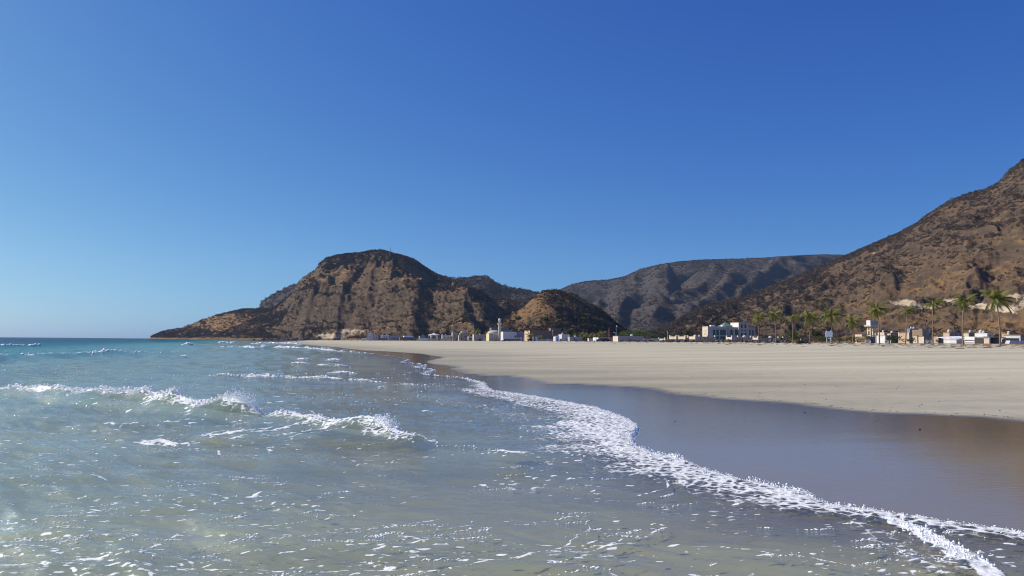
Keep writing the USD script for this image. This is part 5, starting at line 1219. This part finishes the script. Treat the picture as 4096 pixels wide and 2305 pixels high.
# white board on two posts
d_ = 168; o = np.array(at(3317, 1376, d_)); g = gz(o[0], o[1]); t = thing('sign_board', 'blank white board on two black and white banded posts', 'sign board', (o[0], o[1], g), math.radians(6))
zz = lambda y: at(3317, y, d_)[2] - g
hw = 13 / FPX * d_; pw = 9.5 / FPX * d_
for s_ in (-1, 1):
    p = MB().box(s_ * pw - .07, s_ * pw + .07, .04, .18, -.4, zz(1323)).put('post', MAT['white'], t)
    for k in range(5): MB().box(s_ * pw - .078, s_ * pw + .078, .03, .19, .15 + k * .42, .34 + k * .42).put('band', MAT['black'], p)
    MB().box(s_ * hw - .06, s_ * hw + .06, -.06, .035, zz(1348.5), zz(1325.5)).put('side_rail', MAT['white'], t)
MB().box(-hw + .06, hw - .06, -.04, .0, zz(1348), zz(1326)).put('panel', MAT['white'], t)
MB().box(-.25, .25, -.03, .01, zz(1357), zz(1353)).put('plate', MAT['dull_white'], t)
for k, x in enumerate((3222, 3236)):
    t, H = pole('timber_post', ('dark timber post left of the fourth palm, left one', 'dark timber post left of the fourth palm, right one')[k], 'post', x, 1360, 1378, 186, .14, 'dark'); MB().box(-.2, .2, -.2, .2, H, H + .08).put('cap', MAT['dark'], t)
t, H = pole('marker_post', 'short white marker post between the third and fourth palms', 'post', 3203, 1357, 1368, 200, .09, 'white'); MB().box(-.11, .11, -.11, .11, H, H + .1).put('cap', MAT['white'], t)
t, H = pole('marker_post', 'white stone marker standing on the rubble before the hotel', 'post', 2852, 1364, 1376, 320, .16, 'dull_white'); MB().box(-.2, .2, -.2, .2, H, H + .1).put('cap', MAT['dull_white'], t)
o = at(3207, 1377, 190); t = thing('driftwood', 'dark pile of timber and driftwood between the palms', 'driftwood', (o[0], o[1], gz(o[0], o[1])), .2)
for k in range(7):
    r = np.random.RandomState(k); a = r.rand() * .8 - .4; MB().tube([(-1.5 * math.cos(a), -1.5 * math.sin(a), .1 + .1 * k), (1.6 * math.cos(a), 1.6 * math.sin(a), .2 + .1 * k)], [.12, .09], 6).put('log', MAT['dark'] if k % 3 else MAT['wood'], t)
# dishes
for k, (x, y, d) in enumerate(((3377, 1364, 250), (3344, 1363, 255), (3476, 1366, 236), (3546, 1367, 230), (3706, 1366, 250), (3724, 1366, 250))):
    o = at(x, y + 6, d); g = gz(o[0], o[1]); z = at(x, y, d)[2] - g
    t = thing('satellite_dish', ('white satellite dish at the right end of the hedge', 'white satellite dish just right of the white board', 'white satellite dish below the small dark palm', 'white satellite dish left of the dark round bush', 'left white satellite dish left of the ninth palm', 'right white satellite dish left of the ninth palm')[k], 'dish', (o[0], o[1], g), math.radians(-20))
    MB().tube([(0, 0, -.3), (0, 0, z)], .06, 6).put('post', MAT['metal'], t)
    q = MB().lathe([(0, 0), (.22, .03), (.40, .11), (.52, .23), (.52, .26), (.4, .15), (.21, .07), (0, .03)], 0, 0, 12); vv = np.vstack(q.v); vv = np.stack([vv[:, 0], -vv[:, 2] * .8 - .1, vv[:, 1] + z], 1); put('bowl', vv, np.vstack(q.f), MAT['white'], t)
    MB().tube([(0, -.1, z), (0, -.7, z + .15)], .025, 5).put('feed_arm', MAT['metal'], t)
# cars
def car(label, x, y, d, ang, paint):
    o = at(x, y, d); t = thing('parked_car', label, 'car', (o[0], o[1], gz(o[0], o[1])), math.radians(ang))
    pr = [(-2.2, .35), (-2.25, .75), (-1.5, .92), (-.8, 1.5), (.9, 1.55), (1.6, .98), (2.2, .85), (2.25, .4)]
    n = len(pr); vv = [(a, -.85, b_) for a, b_ in pr] + [(a, .85, b_) for a, b_ in pr]
    ff_ = [(0, i, i + 1) for i in range(1, n - 1)] + [(n, n + i + 1, n + i) for i in range(1, n - 1)]
    q = [(i, n + i, n + (i + 1) % n, (i + 1) % n) for i in range(n)]
    put('body', vv, np.vstack([ff_, tri(np.array(q))]), MAT[paint], t)
    MB().add([(-.7, -.87, 1.0), (1.2, -.87, 1.05), (.8, -.87, 1.45), (-.6, -.87, 1.42)], [(0, 1, 2), (0, 2, 3)]).put('side_window', glass_mat, t)
    for a in (-1.4, 1.4):
        for b_ in (-.86, .86):
            th = np.arange(12) / 12 * 6.283; v = [(a + .33 * math.cos(k), b_ - .1, .33 + .33 * math.sin(k)) for k in th] + [(a + .33 * math.cos(k), b_ + .1, .33 + .33 * math.sin(k)) for k in th]
            f = [(i, (i + 1) % 12, 12 + (i + 1) % 12, 12 + i) for i in range(12)]; put('wheel', v, np.vstack([tri(np.array(f)), [(0, i + 1, i) for i in range(1, 11)], [(12, 12 + i, 13 + i) for i in range(1, 11)]]), MAT['black'], t)
car('dark car parked by the compound gate of the brown building', 2123, 1364, 468, 5, 'black')
car('dark car parked before the low bright-ended house', 2402, 1364, 396, 8, 'dark_grey')
car('black pickup parked further right before the low bright-ended house', 2421, 1364, 394, 8, 'black')
# dark slab on the sand before the terrace, cow on the ramp
rr_ = np.random.RandomState(5)
bv, bf = ico(2)
def rock(name, label, x, y, d, w, hgt, mat='rock', group=None):
    o = at(x, y, d); vv = bv * [w / 2, w * .35, hgt] * (1 + .35 * np.array([fbm(p[0] * 1.7 + x, p[1] * 1.7 + p[2] * 1.3, 3, 44) for p in bv])[:, None])
    vv[:, 2] = np.clip(vv[:, 2], -.3 * hgt, None)
    return put(name, vv + np.array([o[0], o[1], gz(o[0], o[1])]), bf, MAT[mat], label=label, cat='rock', group=group)
rock('boulder', 'dark flat boulder lying on the sand before the terrace', 2011, 1373, 440, 2.3, .65)
rock('boulder', 'small dark boulder on the sand at the foot of the headland', 1187, 1365.5, 560, 1.3, .5)
rock('boulder', 'lone black stone at the edge of the wet sand, right', 3677, 1654, 15.4, .05, .022, 'black')

def chain(joints, bones, refine=.05):
    import manifold3d as m3, trimesh
    sph = lambda p, r: m3.Manifold.sphere(r, 12).translate([float(a) for a in p])
    M_ = m3.Manifold()
    for a, b_ in bones: M_ = M_ + m3.Manifold.batch_hull([sph(*joints[a]), sph(*joints[b_])])
    M_ = M_.refine_to_length(refine); me = M_.to_mesh(); tm = trimesh.Trimesh(me.vert_properties[:, :3], me.tri_verts, process=True)
    trimesh.smoothing.filter_taubin(tm, iterations=6)
    return np.array(tm.vertices), np.array(tm.faces)
J = {'chest': ((.55, 0, 1.0), .27), 'belly': ((0, 0, .98), .29), 'hip': ((-.55, 0, 1.05), .25), 'neck': ((.85, 0, 1.15), .15), 'head': ((1.12, 0, 1.08), .11), 'muzzle': ((1.35, 0, .92), .065), 'ear': ((1.05, .2, 1.18), .03), 'ear2': ((1.05, -.2, 1.18), .03), 'tail': ((-.82, 0, 1.05), .03), 'tail2': ((-.9, 0, .5), .03)}
for s_, n in ((1, 'l'), (-1, 'r')):
    J.update({'s' + n: ((.55, .16 * s_, .9), .13), 'k' + n: ((.56, .17 * s_, .45), .06), 'f' + n: ((.55, .17 * s_, .03), .055), 'h' + n: ((-.55, .16 * s_, .92), .15), 'e' + n: ((-.42, .17 * s_, .62), .09), 'o' + n: ((-.66, .17 * s_, .38), .055), 'g' + n: ((-.62, .17 * s_, .03), .055)})
bones = [('chest', 'belly'), ('belly', 'hip'), ('chest', 'neck'), ('neck', 'head'), ('head', 'muzzle'), ('head', 'ear'), ('head', 'ear2'), ('hip', 'tail'), ('tail', 'tail2')]
for n in 'lr': bones += [('chest', 's' + n), ('s' + n, 'k' + n), ('k' + n, 'f' + n), ('hip', 'h' + n), ('h' + n, 'e' + n), ('e' + n, 'o' + n), ('o' + n, 'g' + n)]
v, f = chain(J, bones)
o = at(1756, 1365, VD(1730) - 42); t = thing('cow', 'dark cow standing on the sand below the concrete embankment', 'cow', (o[0], o[1], gz(o[0], o[1])), math.radians(170)); put('body', v, f, MAT['dark'], t, smooth=True)

# ------------------------------------------------------------------ rubble, driftlines and pebbles
rr_ = np.random.RandomState(17)
def strew(name, n, xs, place, sz, flat, mat, seed):
    r = np.random.RandomState(seed); px = xs[0] + (xs[1] - xs[0]) * r.rand(n)
    u = ray(px, 1370)[0]; d = place(px, r); x = u * d
    z, s_, _ = ground_z(x, d)
    s0 = sz(r, n)
    v, f, n_ = blobs(np.column_stack([x, d, z + s0 * flat * .3]), np.column_stack([s0, s0 * .7, s0 * flat]), 1, .45, seed)
    put(name, v, f, mat, kind='stuff')
sl = np.array(soil, float)[::-1]
strew('rubble', 420, (2480, 3160), lambda px, r: np.interp(px, sl[:, 0], sl[:, 1]) + 1.5 + 9 * r.rand(len(px)) ** 1.5, lambda r, n: .18 + .75 * r.rand(n) ** 3, .7, MAT['rock'], 21)
strew('shore_rocks', 380, (575, 1260), lambda px, r: np.interp(px, [560, 900, 1200, 1300], [1700, 1420, 1180, 1110]) * (.80 + .19 * r.rand(len(px))), lambda r, n: 1.0 + 2.8 * r.rand(n) ** 2.5, .75, MAT['rock'], 24)
strew('driftline', 1500, (1300, 4300), lambda px, r: np.interp(px, sl[:, 0], sl[:, 1]) * (.60 + .38 * r.rand(len(px)) ** .6), lambda r, n: .05 + .42 * r.rand(n) ** 3, .12, MAT['wood'], 22)
strew('beach_pebbles', 260, (2500, 4300), lambda px, r: 17 + 90 * r.rand(len(px)) ** 1.6, lambda r, n: .007 + .016 * r.rand(n) ** 2, .6, MAT['rock'], 23)
r = np.random.RandomState(61)
k_ = np.where((WET.p[:, 0] / np.maximum(WET.p[:, 1], .1) > .2) & (WET.p[:, 1] > 9) & (WET.p[:, 1] < 26))[0]
q_ = WET.p[r.choice(k_, 260)] + r.randn(260, 2) * .12 + np.stack([WET.t[k_[0]][1], -WET.t[k_[0]][0]]) * .5
z, _, _ = ground_z(q_[:, 0], q_[:, 1]); s0 = .006 + .016 * r.rand(260) ** 2
v, f, n_ = blobs(np.column_stack([q_, z + .002]), np.column_stack([s0 * 2.2, s0, s0 * .3]), 0, .4, 9)
put('seaweed_bits', v, f, MAT['wood'], kind='stuff')
# ------------------------------------------------------------------ foam and spray: bubbles on the water, past counting
foam_mat = M('foam_bubbles', {'g': ('geometry', {}), 'n': ('noise_texture', {'scale': 60.0, 'detail': 3.0}), 'b': ('bump', {'strength': .4, 'distance': .01}),
                              'p': ('principled_bsdf', {'base_color': (.80, .80, .785), 'roughness': .35, 'specular_ior_level': .6})},
             [('g.position', 'n.vector'), ('n.fac', 'b.height'), ('b.normal', 'p.normal')])
spray_mat = M('spray_drops', {'p': ('principled_bsdf', {'base_color': (.86, .88, .90), 'roughness': .12, 'specular_ior_level': .8})})
_tree = cKDTree(np.stack([Xw, Yw], -1)[near_shore])
def surf(x, y):
    """Water height at plan points, from the sheet itself."""
    d_, i_ = _tree.query(np.stack([x, y], 1), k=4)
    w = 1 / (d_ + 1e-4)
    return (zsea[i_] * w).sum(1) / w.sum(1), fo[i_[:, 0]]

rf = np.random.RandomState(31)
# -- the lumpy front of the swash
pos, rad = [], []
sel = (np.hypot(*SHORE.p.T) < 60) & (np.hypot(*SHORE.p.T) > 5.0)
sp2, st2 = SHORE.p[sel], SHORE.t[sel]
nrm = np.stack([st2[:, 1], -st2[:, 0]], 1)             # landward
seg = np.linalg.norm(np.gradient(sp2, axis=0), axis=1)
prob = seg / np.maximum(3.0, np.hypot(*sp2.T)) ** 1.5
k = rf.choice(len(sp2), 5200, p=prob / prob.sum())
back_ = np.abs(rf.randn(5200)) ** 1.2 * .13 * np.interp(sp2[k, 1], [5, 9, 14, 20, 40], [.8, 1.5, 1.6, 1.0, .8])
hgt = np.interp(sp2[k, 1], [5, 8, 10, 14, 18, 25, 40, 60], [.35, .8, 1.0, 1.0, .6, .45, .4, .5]) * (.35 + 1.3 * np.abs(fbm(sp2[k, 0] * 1.5, sp2[k, 1] * 1.5, 3, 201)) + .3 * rf.rand(5200))
xy = sp2[k] - nrm[k] * (back_ - .03)[:, None] + rf.randn(5200, 2) * .02
z_, _ = surf(*xy.T)
r_ = np.hypot(*xy.T) * (.00065) * (.5 + .9 * rf.rand(5200) ** 2)
zz_ = z_ + r_ * .2 + np.maximum(0, .06 * hgt * np.exp(-back_ / .16) * rf.rand(5200))
pos.append(np.column_stack([xy, zz_])); rad.append(np.column_stack([r_ * 1.25, r_ * 1.25, r_ * .9]))
# -- crests of the breakers
for (ln, hh, fw, bw, fr), n in zip(crests[:15], [2600, 150, 600, 250, 250, 250, 200, 200, 200, 120, 120, 120, 100, 400, 150]):
    if fw <= 0: continue
    p = ln.p; nn = np.stack([ln.t[:, 1], -ln.t[:, 0]], 1)
    w = np.clip(hh - .07, 0, 1) * np.linalg.norm(np.gradient(p, axis=0), axis=1)
    w = w * sstep(-.2, .35, pn(p[:, 0] * .8, p[:, 1] * .8, 210) + .15)
    if w.sum() <= 0: continue
    k = rf.choice(len(p), n, p=w / w.sum())
    off = rf.randn(n) * .16 * min(2.2, bw) + .05
    sgn = 1 if nn[len(p) // 2] @ np.array([.3, 1]) > 0 else -1
    xy = p[k] + sgn * nn[k] * off[:, None] + rf.randn(n, 2) * .03
    z_, _ = surf(*xy.T)
    dist = np.hypot(*xy.T)
    r_ = dist * .0008 * (.5 + 1.2 * rf.rand(n) ** 2)
    up = hh[k] * .28 * rf.rand(n) ** 2 * np.exp(-(off / .3) ** 2)
    pos.append(np.column_stack([xy, z_ + up])); rad.append(np.column_stack([r_ * 1.4, r_ * 1.2, r_]))
# -- rafts of bubbles and drifting threads in the near water
def clumps(n, u0, u1, d0, d1, keep):
    inv = rf.uniform(1 / d1, 1 / d0, n * 3); y = 1 / inv; u = rf.uniform(u0, u1, n * 3)
    x = u * y
    s = SHORE(x, y)
    g = fbm(x / 1.6, y / 1.1, 3, 230) + .6 * fbm(x / 5, y / 4, 2, 231)
    ok = (s < -.4) & (rf.rand(n * 3) < np.clip(keep + 2.2 * g, .03, 1))
    return np.column_stack([x, y])[ok][:n]
c0 = clumps(320, -.72, .55, 5.2, 17, .12)
m_ = rf.randint(4, 26, len(c0)); idx = np.repeat(np.arange(len(c0)), m_)
long_ = .04 + .10 * rf.rand(len(c0)) ** 2
ang = .30 + .25 * rf.randn(len(c0))
along = rf.randn(len(idx)) * long_[idx]; across = rf.randn(len(idx)) * .014
xy = c0[idx] + np.column_stack([np.cos(ang[idx]) * along - np.sin(ang[idx]) * across, np.sin(ang[idx]) * along + np.cos(ang[idx]) * across])
z_, _ = surf(*xy.T)
r_ = .0035 + .0065 * rf.rand(len(idx)) ** 2
pos.append(np.column_stack([xy, z_ + r_ * .15])); rad.append(np.column_stack([r_ * 1.7, r_ * 1.3, r_ * .75]))
c1 = clumps(500, -.70, .3, 17, 48, .2)
m_ = rf.randint(1, 5, len(c1)); idx = np.repeat(np.arange(len(c1)), m_)
xy = c1[idx] + rf.randn(len(idx), 2) * np.array([.16, .04])
z_, _ = surf(*xy.T)
r_ = c1[idx, 1] * .00055 * (.6 + .9 * rf.rand(len(idx)) ** 2)
pos.append(np.column_stack([xy, z_ + r_ * .2])); rad.append(np.column_stack([r_ * 1.9, r_ * 1.2, r_ * .8]))
# threads
for _ in range(0):
    y0 = 1 / rf.uniform(1 / 13, 1 / 5.4); x0 = rf.uniform(-.68, .45) * y0
    if SHORE(np.array([x0]), np.array([y0]))[0] > -1.0: continue
    n = rf.randint(20, 85); st = .022
    th = .22 + .15 * rf.randn() + np.cumsum(rf.randn(n) * .07)
    xy = np.column_stack([x0 + np.cumsum(np.cos(th)) * st, y0 + np.cumsum(np.sin(th)) * st])
    gap = rf.rand(n) < .35 + .9 * np.abs(np.sin(np.arange(n) * .13 + rf.rand() * 6))
    xy = xy[gap]
    z_, _ = surf(*xy.T)
    r_ = (.003 + .006 * rf.rand(len(xy)) ** 2) * (.5 + .8 * rf.rand())
    pos.append(np.column_stack([xy, z_])); rad.append(np.column_stack([r_ * 1.9, r_ * 1.5, r_ * .55]))
P_, R_ = np.vstack(pos), np.vstack(rad)
v, f, n_ = blobs(P_, R_, 0, .22, 3)
put('sea_foam', v, f, foam_mat, smooth=n_, kind='stuff')

# -- spray thrown up where the breaker pitches over
sp, sr_ = [], []
for (a, b_, n, hmax, lean) in [((880, 1662), (1040, 1680), 1500, .24, .25), ((1480, 1745), (1590, 1764), 500, .16, .3), ((380, 1600), (620, 1630), 500, .10, .1), ((680, 1640), (880, 1662), 250, .12, .1),
                               ((2560, 1802), (2740, 1850), 500, .10, .05), ((2900, 1908), (3280, 2005), 280, .08, .05), ((3594, 2105), (3960, 2290), 200, .04, .0), ((3300, 2025), (3480, 2052), 120, .06, .0)]:
    t = rf.beta(1.6, 1.6, n)
    A, B = on_plane(*np.array(a, float)), on_plane(*np.array(b_, float))
    xy = A + (B - A) * t[:, None] + rf.randn(n, 2) * np.array([.05, .10])
    z_, _ = surf(*xy.T)
    h = hmax * rf.rand(n) ** 1.8 * (.4 + .6 * np.sin(np.pi * t)) * (.5 + 1.2 * np.abs(pn(xy[:, 0] * 5, xy[:, 1] * 5, 240)))
    xy[:, 0] += lean * h * 2
    r_ = .004 + .010 * rf.rand(n) ** 3
    sp.append(np.column_stack([xy, z_ + h])); sr_.append(np.column_stack([r_, r_, r_ * 1.2]))
v, f, n_ = blobs(np.vstack(sp), np.vstack(sr_), 0, .15, 4)
put('sea_spray', v, f, spray_mat, smooth=n_, kind='stuff')

# ------------------------------------------------------------------ haze
hv = MB().box(-24500, 24500, -200, 9600, -14, 900)
haze_mat = M('haze', {'v': ('principled_volume', {'color': (.50, .70, 1.0), 'density': HAZE, 'anisotropy': .2})}, surface=None, volume='v.volume')
hv.put('haze', haze_mat, kind='stuff')
